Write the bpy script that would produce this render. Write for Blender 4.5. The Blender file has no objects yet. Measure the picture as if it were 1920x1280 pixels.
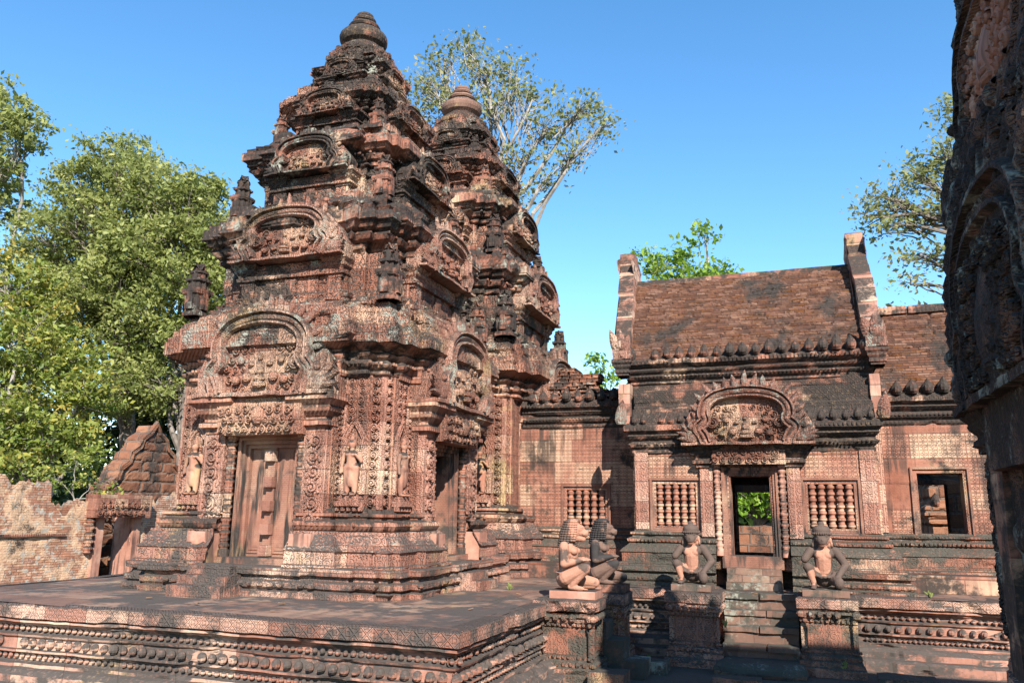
import bpy, math, random
import numpy as np
from mathutils import Vector, Matrix
D = bpy.data; SC = bpy.context.scene; COL = SC.collection
R = math.radians
rng = np.random.default_rng(7); random.seed(7)

# ------------------------------------------------------------------ camera, sky, sun, exposure
cam = D.cameras.new("camera"); co = D.objects.new("camera", cam); COL.objects.link(co)
cam.sensor_width = 36; cam.lens = 1493 / 1920 * 36; cam.clip_end = 3000; cam.clip_start = .05
def cam_rot(yaw, pitch, roll):
    y, p, r = R(yaw), R(pitch), R(roll)
    f = Vector((-math.sin(y)*math.cos(p), math.cos(y)*math.cos(p), math.sin(p)))
    rt = Vector((math.cos(y), math.sin(y), 0)); up = rt.cross(f)
    rt, up = math.cos(r)*rt + math.sin(r)*up, math.cos(r)*up - math.sin(r)*rt
    m = Matrix((rt, up, -f)).transposed()
    return m.to_4x4()
co.matrix_world = Matrix.Translation((0, 0, 1)) @ cam_rot(19.5, 12.15, .75)
SC.camera = co
SUN = Vector((.58, -1., .82)).normalized()
el = math.asin(SUN.z); az = math.atan2(SUN.x, SUN.y)
w = D.worlds.new("World"); SC.world = w; w.use_nodes = True
wn = w.node_tree
sky = wn.nodes.new('ShaderNodeTexSky'); sky.sky_type = 'NISHITA'; sky.sun_disc = False
sky.sun_elevation = el; sky.sun_rotation = az; sky.air_density = 1.0; sky.dust_density = .0; sky.ozone_density = 1.5
bg = wn.nodes['Background']; hs = wn.nodes.new('ShaderNodeHueSaturation'); hs.inputs['Saturation'].default_value = 1.27; hs.inputs['Hue'].default_value = .497; hs.inputs['Value'].default_value = 1.15
wn.links.new(sky.outputs[0], hs.inputs['Color']); wn.links.new(hs.outputs[0], bg.inputs[0]); bg.inputs[1].default_value = .105
sl = D.lights.new("sun", 'SUN'); sl.energy = 5.0; sl.angle = R(.5); sl.color = (1, .94, .86)
so = D.objects.new("sun", sl); COL.objects.link(so)
so.rotation_euler = SUN.to_track_quat('Z', 'Y').to_euler(); so.location = (10, -20, 30)
vs = SC.view_settings; vs.view_transform = 'Standard'; vs.look = 'None'; vs.exposure = 1.26; vs.gamma = 1
SC.cycles.max_bounces = 6; SC.cycles.diffuse_bounces = 4; SC.cycles.transparent_max_bounces = 8

# ------------------------------------------------------------------ numpy noise
def _h(i, j, k, s):
    n = (i*73856093) ^ (j*19349663) ^ (k*83492791) ^ (s*2654435)
    n = (n ^ (n >> 13)) * 1274126177 & 0x7fffffff
    n = (n ^ (n >> 16)) * 668265263 & 0x7fffffff
    return ((n >> 7) & 0xffff) / 65535.0
def noise(P, s=0):
    P = np.asarray(P, float); i = np.floor(P).astype(np.int64); f = P - i; f = f*f*(3-2*f)
    out = 0
    for a in (0, 1):
        for b in (0, 1):
            for c in (0, 1):
                wgt = (f[:, 0] if a else 1-f[:, 0])*(f[:, 1] if b else 1-f[:, 1])*(f[:, 2] if c else 1-f[:, 2])
                out = out + wgt*_h(i[:, 0]+a, i[:, 1]+b, i[:, 2]+c, s)
    return out
def fbm(P, s=0, o=3):
    P = np.asarray(P, float); t = 0; a = .5; n = 0
    for k in range(o): t = t + a*noise(P*2**k, s+k); n += a; a *= .5
    return t/n
def h1(x, s=0):
    x = np.asarray(x, np.int64); return _h(x, x*0+3, x*0+11, s)

# ------------------------------------------------------------------ mesh helpers
class MB:
    def __init__(s): s.v = []; s.f = []; s.n = 0
    def add(s, V, F):
        V = np.asarray(V, float).reshape(-1, 3); s.v.append(V)
        if isinstance(F, np.ndarray): F = F.tolist()
        o = s.n; s.f += [tuple(i+o for i in f) for f in F]; s.n += len(V); return s
    def V(s): return np.concatenate(s.v)
    def xf(s, fn): s.v = [fn(s.V())]; return s
    def build(s, name, mat, parent=None, smooth=False, loc=None):
        me = D.meshes.new(name); me.from_pydata(s.V().tolist(), [], s.f); me.update()
        if smooth: me.polygons.foreach_set('use_smooth', [True]*len(me.polygons))
        if mat: me.materials.append(mat)
        o = D.objects.new(name, me); COL.objects.link(o)
        if parent: o.parent = parent
        if loc is not None: o.location = loc
        return o
def empty(name, loc=(0, 0, 0), rz=0):
    o = D.objects.new(name, None); COL.objects.link(o); o.location = loc; o.rotation_euler = (0, 0, rz); o.empty_display_size = .2
    return o
def tag(o, label=None, cat=None, group=None, kind=None):
    if label: o['label'] = label
    if cat: o['category'] = cat
    if group: o['group'] = group
    if kind: o['kind'] = kind
    return o
def gridF(n, m, closed=False):
    i, j = np.meshgrid(np.arange(n-1), np.arange(m if closed else m-1), indexing='ij'); i = i.ravel(); j = j.ravel(); j2 = (j+1) % m
    return np.stack([i*m+j, i*m+j2, (i+1)*m+j2, (i+1)*m+j], 1)
def weld(V, F):
    K = np.round(V, 5); U, inv = np.unique(K, axis=0, return_inverse=True); inv = inv.ravel()
    return U, [tuple(inv[list(f)]) for f in F]
def box(x0, x1, y0, y1, z0, z1, ds=None, jit=0, seed=0):
    if not ds:
        V = [(x, y, z) for z in (z0, z1) for y in (y0, y1) for x in (x0, x1)]
        return np.array(V, float), [(0, 2, 3, 1), (4, 5, 7, 6), (0, 1, 5, 4), (1, 3, 7, 5), (3, 2, 6, 7), (2, 0, 4, 6)]
    def lin(a, b): return np.linspace(a, b, max(2, int(math.ceil(abs(b-a)/ds))+1))
    X, Y, Z = lin(x0, x1), lin(y0, y1), lin(z0, z1); Vs = []; Fs = []; n = 0
    def g(A, B, fn, flip):
        nonlocal n
        a, b = np.meshgrid(A, B, indexing='ij'); P = fn(a.ravel(), b.ravel()); f = gridF(len(A), len(B))
        if flip: f = f[:, ::-1]
        Vs.append(P); Fs.extend((f+n).tolist()); n += len(P)
    one = np.ones_like
    g(X, Z, lambda a, b: np.stack([a, y0*one(a), b], 1), True); g(X, Z, lambda a, b: np.stack([a, y1*one(a), b], 1), False)
    g(Y, Z, lambda a, b: np.stack([x0*one(a), a, b], 1), False); g(Y, Z, lambda a, b: np.stack([x1*one(a), a, b], 1), True)
    g(X, Y, lambda a, b: np.stack([a, b, z0*one(a)], 1), False); g(X, Y, lambda a, b: np.stack([a, b, z1*one(a)], 1), True)
    V, F = weld(np.concatenate(Vs), Fs)
    F = [f[::-1] for f in F]
    if jit: V = erode(V, jit, 6, seed)
    return V, F
def erode(V, amp, sc=4, seed=0):
    d = np.stack([fbm(V*sc, seed), fbm(V*sc+31.7, seed+1), fbm(V*sc+77.1, seed+2)], 1)-.5
    return V + d*2*amp
def path_subdiv(P, closed, ds, cam=None):
    P = np.array(P, float); n = len(P); ne = n if closed else n-1
    d = [(P[(i+1) % n]-P[i]) for i in range(ne)]; L = [np.linalg.norm(a) for a in d]; d = [a/l for a, l in zip(d, L)]
    N = [np.array([a[1], -a[0]]) for a in d]
    def mit(i):
        if not closed and i == 0: return N[0]
        if not closed and i == n-1: return N[-1]
        a, b = N[i-1], N[i % ne]; return (a+b)/max(.2, 1+a@b)
    out = []; M = []; S = []; s = 0
    for i in range(ne):
        q = ds
        if cam is not None and N[i] @ (np.array(cam)-(P[i]+P[(i+1) % n])/2) < 0: q = ds*8
        k = max(1, int(math.ceil(L[i]/q)))
        for j in range(k):
            t = j/k; out.append(P[i]+d[i]*L[i]*t); M.append(mit(i) if j == 0 else N[i]); S.append(s+L[i]*t)
        s += L[i]
    if not closed: out.append(P[-1]); M.append(mit(n-1)); S.append(s)
    return np.array(out), np.array(M), np.array(S)
def prof_subdiv(pr, dz):
    out = []
    for (a, b), (c, e) in zip(pr[:-1], pr[1:]):
        k = max(1, int(math.ceil(math.hypot(c-a, e-b)/dz)))
        out += [(a+(c-a)*j/k, b+(e-b)*j/k) for j in range(k)]
    return np.array(out+[pr[-1]], float)
def sweep(P, prof, closed=False, ds=.04, dz=None, cam=None, blk=(.5, .28, .008), ero=.006, chip=0, seed=0, cap=False, sag=.016):
    p, M, S = path_subdiv(P, closed, ds, cam); pr = prof_subdiv(prof, dz or ds)
    n, m = len(pr), len(p)
    off = np.repeat(pr[:, 0][:, None], m, 1); z = np.repeat(pr[:, 1][:, None], m, 1); s = np.repeat(S[None], n, 0)
    row = np.floor(z/blk[1]+.31).astype(np.int64); bid = np.floor(s/blk[0]+row*.47+.3*h1(row, 5)).astype(np.int64)
    off = off + (_h(bid, row, row*0, seed+9)-.5)*2*blk[2]; dzb = (_h(bid, row, row*0, seed+19)-.5)*blk[2]
    if chip:
        q = fbm(np.stack([s.ravel()*2.2, z.ravel()*3, s.ravel()*0+seed], 1), seed+40, 3).reshape(n, m)
        base = pr[:, 0].min()
        off = off-np.clip((q-.60)*8, 0, 1)*np.minimum(chip, np.maximum(off-base, 0)*.8)
    V = np.stack([p[None, :, 0]+off*M[None, :, 0], p[None, :, 1]+off*M[None, :, 1], z+dzb], 2).reshape(-1, 3)
    V[:, 2] += (noise(np.stack([s.ravel()*.9, s.ravel()*0, s.ravel()*0+.5], 1), seed+60)-.5)*sag
    if ero: V = erode(V, ero, 7, seed+3)
    F = gridF(n, m, closed)
    if cap and closed: F = F.tolist()+[tuple((n-1)*m+i for i in range(m))]
    return V, F
def lathe(pr, n=12, c=(0, 0), sq=None, rot=0):
    A = np.arange(n)/n*2*np.pi+rot; V = []
    for r, z in pr: V.append(np.stack([c[0]+r*np.cos(A), c[1]+r*np.sin(A), A*0+z], 1))
    return np.concatenate(V), gridF(len(pr), n, True)
def ell(c, r, n=8, m=5):
    T = np.linspace(0, np.pi, m+1); pr = [(max(1e-4, math.sin(t)), -math.cos(t)) for t in T]
    V, F = lathe(pr, n); return V*np.array(r)+np.array(c), F
def dots(pos, r, n=7, m=4):
    mb = MB(); V, F = ell((0, 0, 0), (1, 1, 1), n, m); F = np.asarray(F)
    for p in pos: mb.add(V*np.array(r)+np.array(p), F)
    return mb
def leaf(h, w, b, lean=0, nz=6):
    zs = np.linspace(0, 1, nz+1); ts = np.linspace(-1, 1, 5); Vf = []; Vb = []
    for t0 in zs:
        hw = w*(.55+1.1*t0-1.65*t0**2.2) if t0 < 1 else .02*w
        hw = max(hw, .03*w)
        for t in ts:
            Vf.append((t*hw+lean*h*t0**2, -b*(1-.8*t*t)*(1-.5*t0), h*t0)); Vb.append((t*hw+lean*h*t0**2, .35*b, h*t0))
    m = 5; F = gridF(nz+1, m).tolist(); k = len(Vf); F += [tuple(i+k for i in f[::-1]) for f in F]
    for i in range(nz): F += [(i*m, (i+1)*m, k+(i+1)*m, k+i*m), (i*m+4, k+i*m+4, k+(i+1)*m+4, (i+1)*m+4)]
    F += [tuple(nz*m+i for i in range(m))+tuple(k+nz*m+i for i in range(m-1, -1, -1))]
    return np.array(Vf+Vb), F
def rotxz(V, a, c=(0, 0, 0)):
    V = V.copy(); ca, sa = math.cos(a), math.sin(a); x, z = V[:, 0].copy(), V[:, 2].copy()
    V[:, 0] = c[0]+x*ca+z*sa; V[:, 2] = c[2]-x*sa+z*ca; V[:, 1] += c[1]; return V
def face_xf(side, c=(0, 0)):
    # local (u right, y = -d outward, z) seen from outside -> world/tower axes
    def f(V):
        u, y, z = V[:, 0], V[:, 1], V[:, 2]
        if side == 'S': x, q = u, y
        elif side == 'E': x, q = -y, u
        elif side == 'W': x, q = y, -u
        else: x, q = -u, -y
        return np.stack([x+c[0], q+c[1], z], 1)
    return f

# ------------------------------------------------------------------ materials
class NT:
    def __init__(s, nt): s.t = nt
    def n(s, typ, inp={}, out=0, **pr):
        nd = s.t.nodes.new(typ)
        for k, v in pr.items(): setattr(nd, k, v)
        for k, v in inp.items():
            i = nd.inputs[k]
            if isinstance(v, bpy.types.NodeSocket): s.t.links.new(v, i)
            else: i.default_value = v
        return nd if out is None else nd.outputs[out]
    def m(s, op, a, b=0, c=None, clamp=False):
        i = {0: a, 1: b}
        if c is not None: i[2] = c
        return s.n('ShaderNodeMath', i, operation=op, use_clamp=clamp)
    def ss(s, v, a, b, lo=0., hi=1.):
        return s.n('ShaderNodeMapRange', {0: v, 1: a, 2: b, 3: lo, 4: hi}, interpolation_type='SMOOTHSTEP')
    def mix(s, f, a, b, mode='MIX'):
        nd = s.n('ShaderNodeMix', {}, None, data_type='RGBA', blend_type=mode)
        for k, v in ((0, f), (6, a), (7, b)):
            i = nd.inputs[k]
            if isinstance(v, bpy.types.NodeSocket): s.t.links.new(v, i)
            else: i.default_value = v if k == 0 else (*v, 1)
        return nd.outputs[2]
    def noise(s, vec, sc, det=4, rough=.55, out=0):
        return s.n('ShaderNodeTexNoise', {'Vector': vec, 'Scale': sc, 'Detail': det, 'Roughness': rough}, out)
    def xyz(s, x, y, z=0): return s.n('ShaderNodeCombineXYZ', {0: x, 1: y, 2: z})
    def scale(s, v, k): return s.n('ShaderNodeVectorMath', {0: v, 3: k}, operation='SCALE')
    def sep(s, v):
        nd = s.n('ShaderNodeSeparateXYZ', {0: v}, None); return nd.outputs
def carve_scroll(g, uv, size):
    wn = g.n('ShaderNodeVectorMath', {0: g.noise(uv, 4, 2, .5, 1), 1: (.5, .5, .5)}, operation='SUBTRACT')
    q = g.n('ShaderNodeVectorMath', {0: g.scale(uv, 1/size), 1: g.scale(wn, .28)}, operation='ADD')
    vo = g.n('ShaderNodeTexVoronoi', {'Vector': q, 'Scale': 1, 'Randomness': .22}, None, voronoi_dimensions='2D')
    rel = g.sep(g.n('ShaderNodeVectorMath', {0: q, 1: vo.outputs['Position']}, operation='SUBTRACT'))
    ang = g.m('ARCTAN2', rel[1], rel[0]); col = g.sep(vo.outputs['Color'])
    ch = g.m('SIGN', g.m('SUBTRACT', col[0], .5)); d = vo.outputs['Distance']
    ph = g.m('ADD', g.m('MULTIPLY', ang, ch), g.m('MULTIPLY', d, 15.))
    sp = g.ss(g.m('SINE', ph), -.5, .6)
    k = g.ss(d, .40, .56)
    v2 = g.n('ShaderNodeTexVoronoi', {'Vector': q, 'Scale': 3.6, 'Randomness': .8}, None, voronoi_dimensions='2D')
    lf = g.ss(v2.outputs['Distance'], .15, .5, 1, 0)
    h = g.m('ADD', g.m('MULTIPLY', sp, g.m('MULTIPLY_ADD', k, -.75, .75)), g.m('MULTIPLY', lf, g.m('MULTIPLY_ADD', k, .6, .25)))
    fu = g.m('ABSOLUTE', g.m('SUBTRACT', g.m('FRACT', g.m('MULTIPLY', g.sep(uv)[0], 1/(size*2.02))), .5))
    return g.m('MAXIMUM', h, g.m('MULTIPLY', g.ss(fu, .43, .46), .9))
def carve_tile(g, uv, size):
    q = g.scale(uv, 1/size); s = g.sep(q)
    fu = g.m('SUBTRACT', g.m('FRACT', s[0]), .5); fv = g.m('SUBTRACT', g.m('FRACT', s[1]), .5)
    e = g.m('MAXIMUM', g.m('ABSOLUTE', fu), g.m('ABSOLUTE', fv))
    line = g.ss(e, .42, .47); r = g.m('SQRT', g.m('ADD', g.m('MULTIPLY', fu, fu), g.m('MULTIPLY', fv, fv)))
    a = g.m('ARCTAN2', fv, fu); pet = g.m('MULTIPLY_ADD', g.m('COSINE', g.m('MULTIPLY', a, 4)), .11, .27)
    fl = g.ss(g.m('ABSOLUTE', g.m('SUBTRACT', r, pet)), .03, .1, 1, 0); ctr = g.ss(r, .05, .12, 1, 0)
    return g.m('MAXIMUM', g.m('MULTIPLY', line, .9), g.m('MAXIMUM', fl, ctr))
def carve_diamond(g, uv, size):
    q = g.scale(uv, 1/size); s = g.sep(q)
    a = g.m('ADD', s[0], s[1]); b = g.m('SUBTRACT', s[0], s[1])
    fa = g.m('ABSOLUTE', g.m('SUBTRACT', g.m('FRACT', a), .5)); fb = g.m('ABSOLUTE', g.m('SUBTRACT', g.m('FRACT', b), .5))
    e = g.m('MAXIMUM', fa, fb); r = g.m('ADD', fa, fb)
    return g.m('MAXIMUM', g.ss(e, .38, .46), g.ss(g.m('ABSOLUTE', g.m('SUBTRACT', r, .3)), .04, .12, 1, 0))
def carve_band(g, uv, size):     # repeated small hanging leaves: for mouldings
    s = g.sep(g.scale(uv, 1/size)); f = g.m('SUBTRACT', g.m('FRACT', s[0]), .5)
    return g.m('MULTIPLY', g.ss(g.m('ABSOLUTE', f), .1, .45, 1, 0), g.m('MULTIPLY_ADD', g.m('SINE', g.m('MULTIPLY', s[1], 5)), .3, .7))
PAL = dict(red=[(.165, .060, .036), (.315, .142, .094), (.48, .32, .21)], pink=[(.20, .082, .054), (.335, .165, .116), (.51, .35, .25)],
           brown=[(.10, .055, .04), (.175, .098, .07), (.25, .165, .115)])
MATS = {}
def stone(name, carve='scroll', size=.16, depth=.02, dark=0., lich=.0, pal='red', joints=(.55, .3), streak=.3, rough=.004, topdark=.3, wear=.25, disp=False, flat=False, dcol=((.016, .013, .011), (.06, .046, .037))):
    if name in MATS: return MATS[name]
    mt = D.materials.new(name); mt.use_nodes = True; nt = mt.node_tree; g = NT(nt); bs = nt.nodes['Principled BSDF']; outn = nt.nodes['Material Output']
    tc = g.n('ShaderNodeTexCoord', {}, None); P = tc.outputs['Object']; W = g.n('ShaderNodeNewGeometry', {}, None)
    wp = W.outputs['Position']; p = g.sep(P); nz = g.sep(W.outputs['Normal'])[2]
    u = p[0] if flat else g.m('ADD', p[0], p[1]); v = p[1] if flat else p[2]; uv = g.xyz(u, v, 0)
    n1 = g.noise(wp, 1.3, 5, .6); n2 = g.noise(wp, 4.5, 6, .65); n3 = g.noise(wp, 22, 4, .7)
    # blocks
    if joints:
        br = g.n('ShaderNodeTexBrick', {'Vector': uv, 'Scale': 1., 'Mortar Size': .006, 'Mortar Smooth': .3, 'Brick Width': joints[0], 'Row Height': joints[1], 'Color1': (0, 0, 0, 1), 'Color2': (1, 1, 1, 1), 'Mortar': (.5, .5, .5, 1)}, None, offset=.43, squash=.8, squash_frequency=3)
        bc, bj = br.outputs[0], br.outputs[1]
        t = g.m('MULTIPLY_ADD', bc, .42, g.m('MULTIPLY_ADD', n1, .9, -.16))
    else:
        bj = None; t = g.m('MULTIPLY_ADD', n1, 1.1, -.05)
    t = g.m('MULTIPLY_ADD', n3, .2, g.m('SUBTRACT', t, .10))
    rp = g.n('ShaderNodeValToRGB', {0: t}, None); c = PAL[pal]; e = rp.color_ramp.elements
    e[0].position = .2; e[0].color = (*c[0], 1); e[1].position = .52; e[1].color = (*c[1], 1)
    q = e.new(.82); q.color = (*c[2], 1)
    col = g.mix(g.ss(g.m('MULTIPLY_ADD', n2, .3, g.noise(wp, .75, 4, .6)), .73, .85), rp.outputs[0], (.40, .27, .14))
    st = g.noise(g.xyz(g.m('MULTIPLY', u, 7.), g.m('MULTIPLY', v, .8), 0), 1., 4, .6)
    stm = g.m('MULTIPLY', g.ss(st, .48, .6), g.ss(g.noise(wp, .9, 3), .42, .56))
    col = g.mix(g.m('MULTIPLY', stm, streak), col, (.035, .029, .025))
    # dark lichen crust, thicker where rain lies on top faces
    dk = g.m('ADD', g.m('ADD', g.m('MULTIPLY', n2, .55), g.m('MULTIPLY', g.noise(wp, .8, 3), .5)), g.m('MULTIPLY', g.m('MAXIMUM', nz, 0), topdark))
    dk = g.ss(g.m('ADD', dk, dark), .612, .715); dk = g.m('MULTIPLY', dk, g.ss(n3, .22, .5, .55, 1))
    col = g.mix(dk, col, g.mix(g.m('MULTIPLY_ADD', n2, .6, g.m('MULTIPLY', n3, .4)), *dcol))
    if lich:
        lm = g.m('ADD', g.m('MULTIPLY', g.noise(wp, 2.3, 5, .7), .8), g.m('MULTIPLY', n3, .3))
        lm = g.ss(g.m('ADD', lm, lich), .70, .82)
        col = g.mix(lm, col, g.mix(n2, (.15, .155, .12), (.34, .33, .27)))
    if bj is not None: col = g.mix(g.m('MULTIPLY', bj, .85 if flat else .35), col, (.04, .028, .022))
    nt.links.new(col, bs.inputs['Base Color']); bs.inputs['Roughness'].default_value = .92; bs.inputs['Specular IOR Level'].default_value = .25
    hh = g.m('MULTIPLY_ADD', n2, .35, g.m('MULTIPLY', n3, .25)); hh = g.m('MULTIPLY', hh, rough*4)
    if carve:
        cv = dict(scroll=carve_scroll, tile=carve_tile, diamond=carve_diamond, band=carve_band)[carve](g, uv, size)
        worn = g.ss(n1, .52, .75, 1, 1-wear)
        if carve == 'tile': worn = g.m('MULTIPLY', g.m('MULTIPLY', worn, g.ss(bc, .12, .3, .1, 1.3)), g.ss(g.noise(wp, 7, 3), .3, .6, .35, 1.2))
        hh = g.m('ADD', hh, g.m('MULTIPLY', g.m('MULTIPLY', cv, worn), depth))
    if bj is not None: hh = g.m('SUBTRACT', hh, g.m('MULTIPLY', bj, .007))
    dn = g.n('ShaderNodeDisplacement', {'Height': hh, 'Midlevel': 0., 'Scale': 1.}); nt.links.new(dn, outn.inputs['Displacement'])
    mt.displacement_method = 'BOTH' if disp else 'BUMP'
    MATS[name] = mt; return mt
def brickmat(name, bw, bh, cols, dark=.1, mortar=(.12, .09, .07), depth=.02, moss=None, plaster=0, pale=0., disp=True):
    mt = D.materials.new(name); mt.use_nodes = True; nt = mt.node_tree; g = NT(nt); bs = nt.nodes['Principled BSDF']; outn = nt.nodes['Material Output']
    P = g.n('ShaderNodeTexCoord', {}, 3); W = g.n('ShaderNodeNewGeometry', {}, None); wp = W.outputs['Position']; p = g.sep(P); nz = g.sep(W.outputs['Normal'])[2]
    nn = g.noise(wp, 3, 3); u = g.m('ADD', p[0], g.m('MULTIPLY', p[1], .6)); v = g.m('ADD', p[2], g.m('MULTIPLY', nn, bh*.5)); uv = g.xyz(u, v, 0)
    br = g.n('ShaderNodeTexBrick', {'Vector': uv, 'Scale': 1., 'Mortar Size': bh*.12, 'Mortar Smooth': .4, 'Brick Width': bw, 'Row Height': bh, 'Color1': (0, 0, 0, 1), 'Color2': (1, 1, 1, 1), 'Mortar': (.5, .5, .5, 1)}, None, offset=.45, squash=1.2, squash_frequency=3)
    n2 = g.noise(wp, 5, 5, .65); n3 = g.noise(wp, 30, 4, .7); n1 = g.noise(wp, 1.1, 5, .6)
    t = g.m('ADD', g.m('MULTIPLY', br.outputs[0], .45), g.m('MULTIPLY', n2, .6))
    rp = g.n('ShaderNodeValToRGB', {0: t}, None); e = rp.color_ramp.elements
    e[0].position = .2; e[0].color = (*cols[0], 1); e[1].position = .5; e[1].color = (*cols[1], 1); q = e.new(.8); q.color = (*cols[2], 1)
    col = rp.outputs[0]
    if moss: col = g.mix(g.ss(g.m('ADD', g.noise(g.xyz(g.m('MULTIPLY', u, 2.5), g.m('MULTIPLY', v, 14), 0), 1., 4, .7), g.m('MULTIPLY', n1, .3)), .66, .8), col, moss)
    col = g.mix(g.m('MULTIPLY', br.outputs[1], .8), col, mortar)
    if plaster: col = g.mix(g.m('MULTIPLY', g.ss(n1, .5, .56), plaster), col, g.mix(n2, (.5, .3, .19), (.62, .45, .29)))
    if pale: col = g.mix(g.ss(g.m('ADD', n2, g.m('MULTIPLY', n3, .3)), .8-pale, .9-pale), col, (.36, .33, .28))
    col = g.mix(g.ss(g.m('ADD', g.m('MULTIPLY_ADD', n3, .25, n1), dark), .66, .8), col, (.04, .032, .027))
    nt.links.new(col, bs.inputs['Base Color']); bs.inputs['Roughness'].default_value = .95; bs.inputs['Specular IOR Level'].default_value = .2
    hh = g.m('ADD', g.m('MULTIPLY', br.outputs[0], depth*.5), g.m('MULTIPLY', g.m('ADD', n2, n3), depth*.6))
    hh = g.m('SUBTRACT', hh, g.m('MULTIPLY', br.outputs[1], depth))
    dn = g.n('ShaderNodeDisplacement', {'Height': hh, 'Midlevel': 0., 'Scale': 1.}); nt.links.new(dn, outn.inputs['Displacement']); mt.displacement_method = 'BOTH' if disp else 'BUMP'
    return mt

GRN = ((.026, .023, .018), (.08, .074, .058)); BLK = ((.012, .010, .009), (.045, .035, .029)); GRY = ((.03, .025, .022), (.088, .072, .061))
M_wall = stone('carved_sandstone', 'scroll', .10, .028, dark=.0, lich=-.03, streak=.6)
M_fine = stone('fine_carved_sandstone', 'scroll', .09, .016, dark=-.07, lich=-.05, pal='pink')
M_dia = stone('diamond_carved_sandstone', 'diamond', .085, .010, dark=-.05, lich=-.04, pal='pink')
M_lint = stone('deep_carved_lintel', 'scroll', .08, .014, dark=.02, lich=-.04)
M_base = stone('base_sandstone', 'scroll', .13, .015, dark=.04, lich=.03, pal='pink', dcol=GRY)
M_mould = stone('moulding_sandstone', 'band', .06, .007, dark=.085, lich=.05)
M_frieze = stone('cornice_frieze_stone', 'scroll', .11, .025, dark=.07, lich=.135, topdark=.35, rough=.006)
M_tier = stone('weathered_tier_stone', 'scroll', .15, .022, dark=.13, lich=.11, rough=.006, disp=False, topdark=.45)
M_tierp = stone('weathered_tier_mould', 'band', .07, .007, dark=.15, lich=.105, rough=.006, topdark=.5, dcol=BLK)
M_crown = stone('blackened_crown_stone', 'scroll', .15, .024, dark=.155, lich=.06, rough=.006)
M_ped = stone('pediment_stone', 'scroll', .08, .014, dark=.02, lich=.05)
M_frame = stone('pediment_frame_stone', 'scroll', .07, .018, dark=.04, lich=.125, pal='pink')
M_plain = stone('plain_sandstone', None, dark=-.03, pal='pink', joints=None, streak=.7)
M_door = stone('door_sandstone', 'diamond', .05, .004, dark=.05, pal='red', joints=None, streak=1., dcol=GRY)
M_tile = stone('tile_carved_sandstone', 'tile', .125, .014, dark=.035, lich=-.08, joints=(.75, .375), pal='red', streak=.75, wear=.75)
M_plinth = stone('plinth_stone', 'scroll', .09, .008, dark=.085, lich=.05, topdark=.2, dcol=GRY, pal='pink')
M_hbase = stone('hall_base_stone', 'scroll', .09, .008, dark=.13, lich=.04, topdark=.2, dcol=GRN)
M_hcorn = stone('hall_cornice_stone', 'band', .06, .008, dark=.185, lich=.0)
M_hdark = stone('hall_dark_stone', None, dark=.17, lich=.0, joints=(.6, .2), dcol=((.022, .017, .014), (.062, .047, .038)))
M_terr = stone('terrace_stone', 'diamond', .13, .012, dark=.12, lich=.0, topdark=.2, pal='pink', dcol=GRY)
M_terrm = stone('terrace_moulding_stone', None, dark=.115, lich=-.02, joints=(.7, 5.), pal='pink', dcol=GRY)
M_terrt = stone('terrace_paving', None, dark=.05, lich=-.12, joints=(.9, .6), pal='brown', topdark=.1, rough=.003, flat=True, dcol=((.036, .030, .027), (.078, .066, .058)))
M_step = stone('step_stone', None, dark=.11, lich=.10, joints=(.46, 5.), pal='brown', dcol=GRN)
M_lib = stone('shaded_library_stone', 'scroll', .1, .02, dark=.17, lich=.10, rough=.03, joints=None, dcol=BLK, pal='brown')  # colour taken darker than the sunlit stone to deepen the facade's shade
M_gable = stone('gable_stone', None, dark=.07, lich=.03, joints=(5., .17), pal='pink', rough=.008)
M_fin = stone('finial_stone', 'band', .07, .006, dark=.23, lich=.0, joints=None)
M_fin2 = stone('red_finial_stone', 'band', .07, .004, dark=.02, lich=-.03, joints=None, pal='brown')
M_fig = stone('niche_figure_stone', None, dark=.03, joints=None, pal='red', streak=.5)
M_lat = brickmat('laterite_blocks', .5, .3, [(.11, .045, .026), (.19, .082, .046), (.26, .13, .075)], dark=.02, depth=.03)
M_roof = brickmat('roof_brick', .15, .042, [(.05, .026, .018), (.115, .05, .03), (.215, .115, .075)], dark=.05, depth=.03, moss=(.12, .045, .012), mortar=(.045, .03, .025))
M_ruin = brickmat('ruin_brick', .17, .058, [(.25, .105, .065), (.37, .185, .115), (.48, .32, .21)], dark=-.03, depth=.03, plaster=.85, pale=.12, disp=False)
M_ruin2 = brickmat('collapsed_brick', .2, .08, [(.16, .065, .038), (.26, .11, .066), (.33, .17, .11)], dark=.03, depth=.03, pale=.06)

# ------------------------------------------------------------------ the ground
def ground():
    mt = D.materials.new('courtyard_earth'); mt.use_nodes = True; g = NT(mt.node_tree); bs = mt.node_tree.nodes['Principled BSDF']
    wp = g.n('ShaderNodeNewGeometry', {}, 0); n = g.noise(wp, 2, 6, .7); n2 = g.noise(wp, 25, 4, .7)
    c = g.mix(n, (.045, .034, .027), (.14, .09, .065)); c = g.mix(g.ss(n2, .5, .7), c, (.08, .065, .045))
    mt.node_tree.links.new(c, bs.inputs['Base Color']); bs.inputs['Roughness'].default_value = 1
    mt.node_tree.links.new(g.n('ShaderNodeBump', {'Height': g.m('ADD', n, n2), 'Distance': .05, 'Strength': 1.}), bs.inputs['Normal'])
    S = 1500; mb = MB(); mb.add([(-S, -S, -.86), (S, -S, -.86), (S, S, -.86), (-S, S, -.86)], [(0, 1, 2, 3)])
    return tag(mb.build('ground', mt), kind='structure')
ground()

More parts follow.
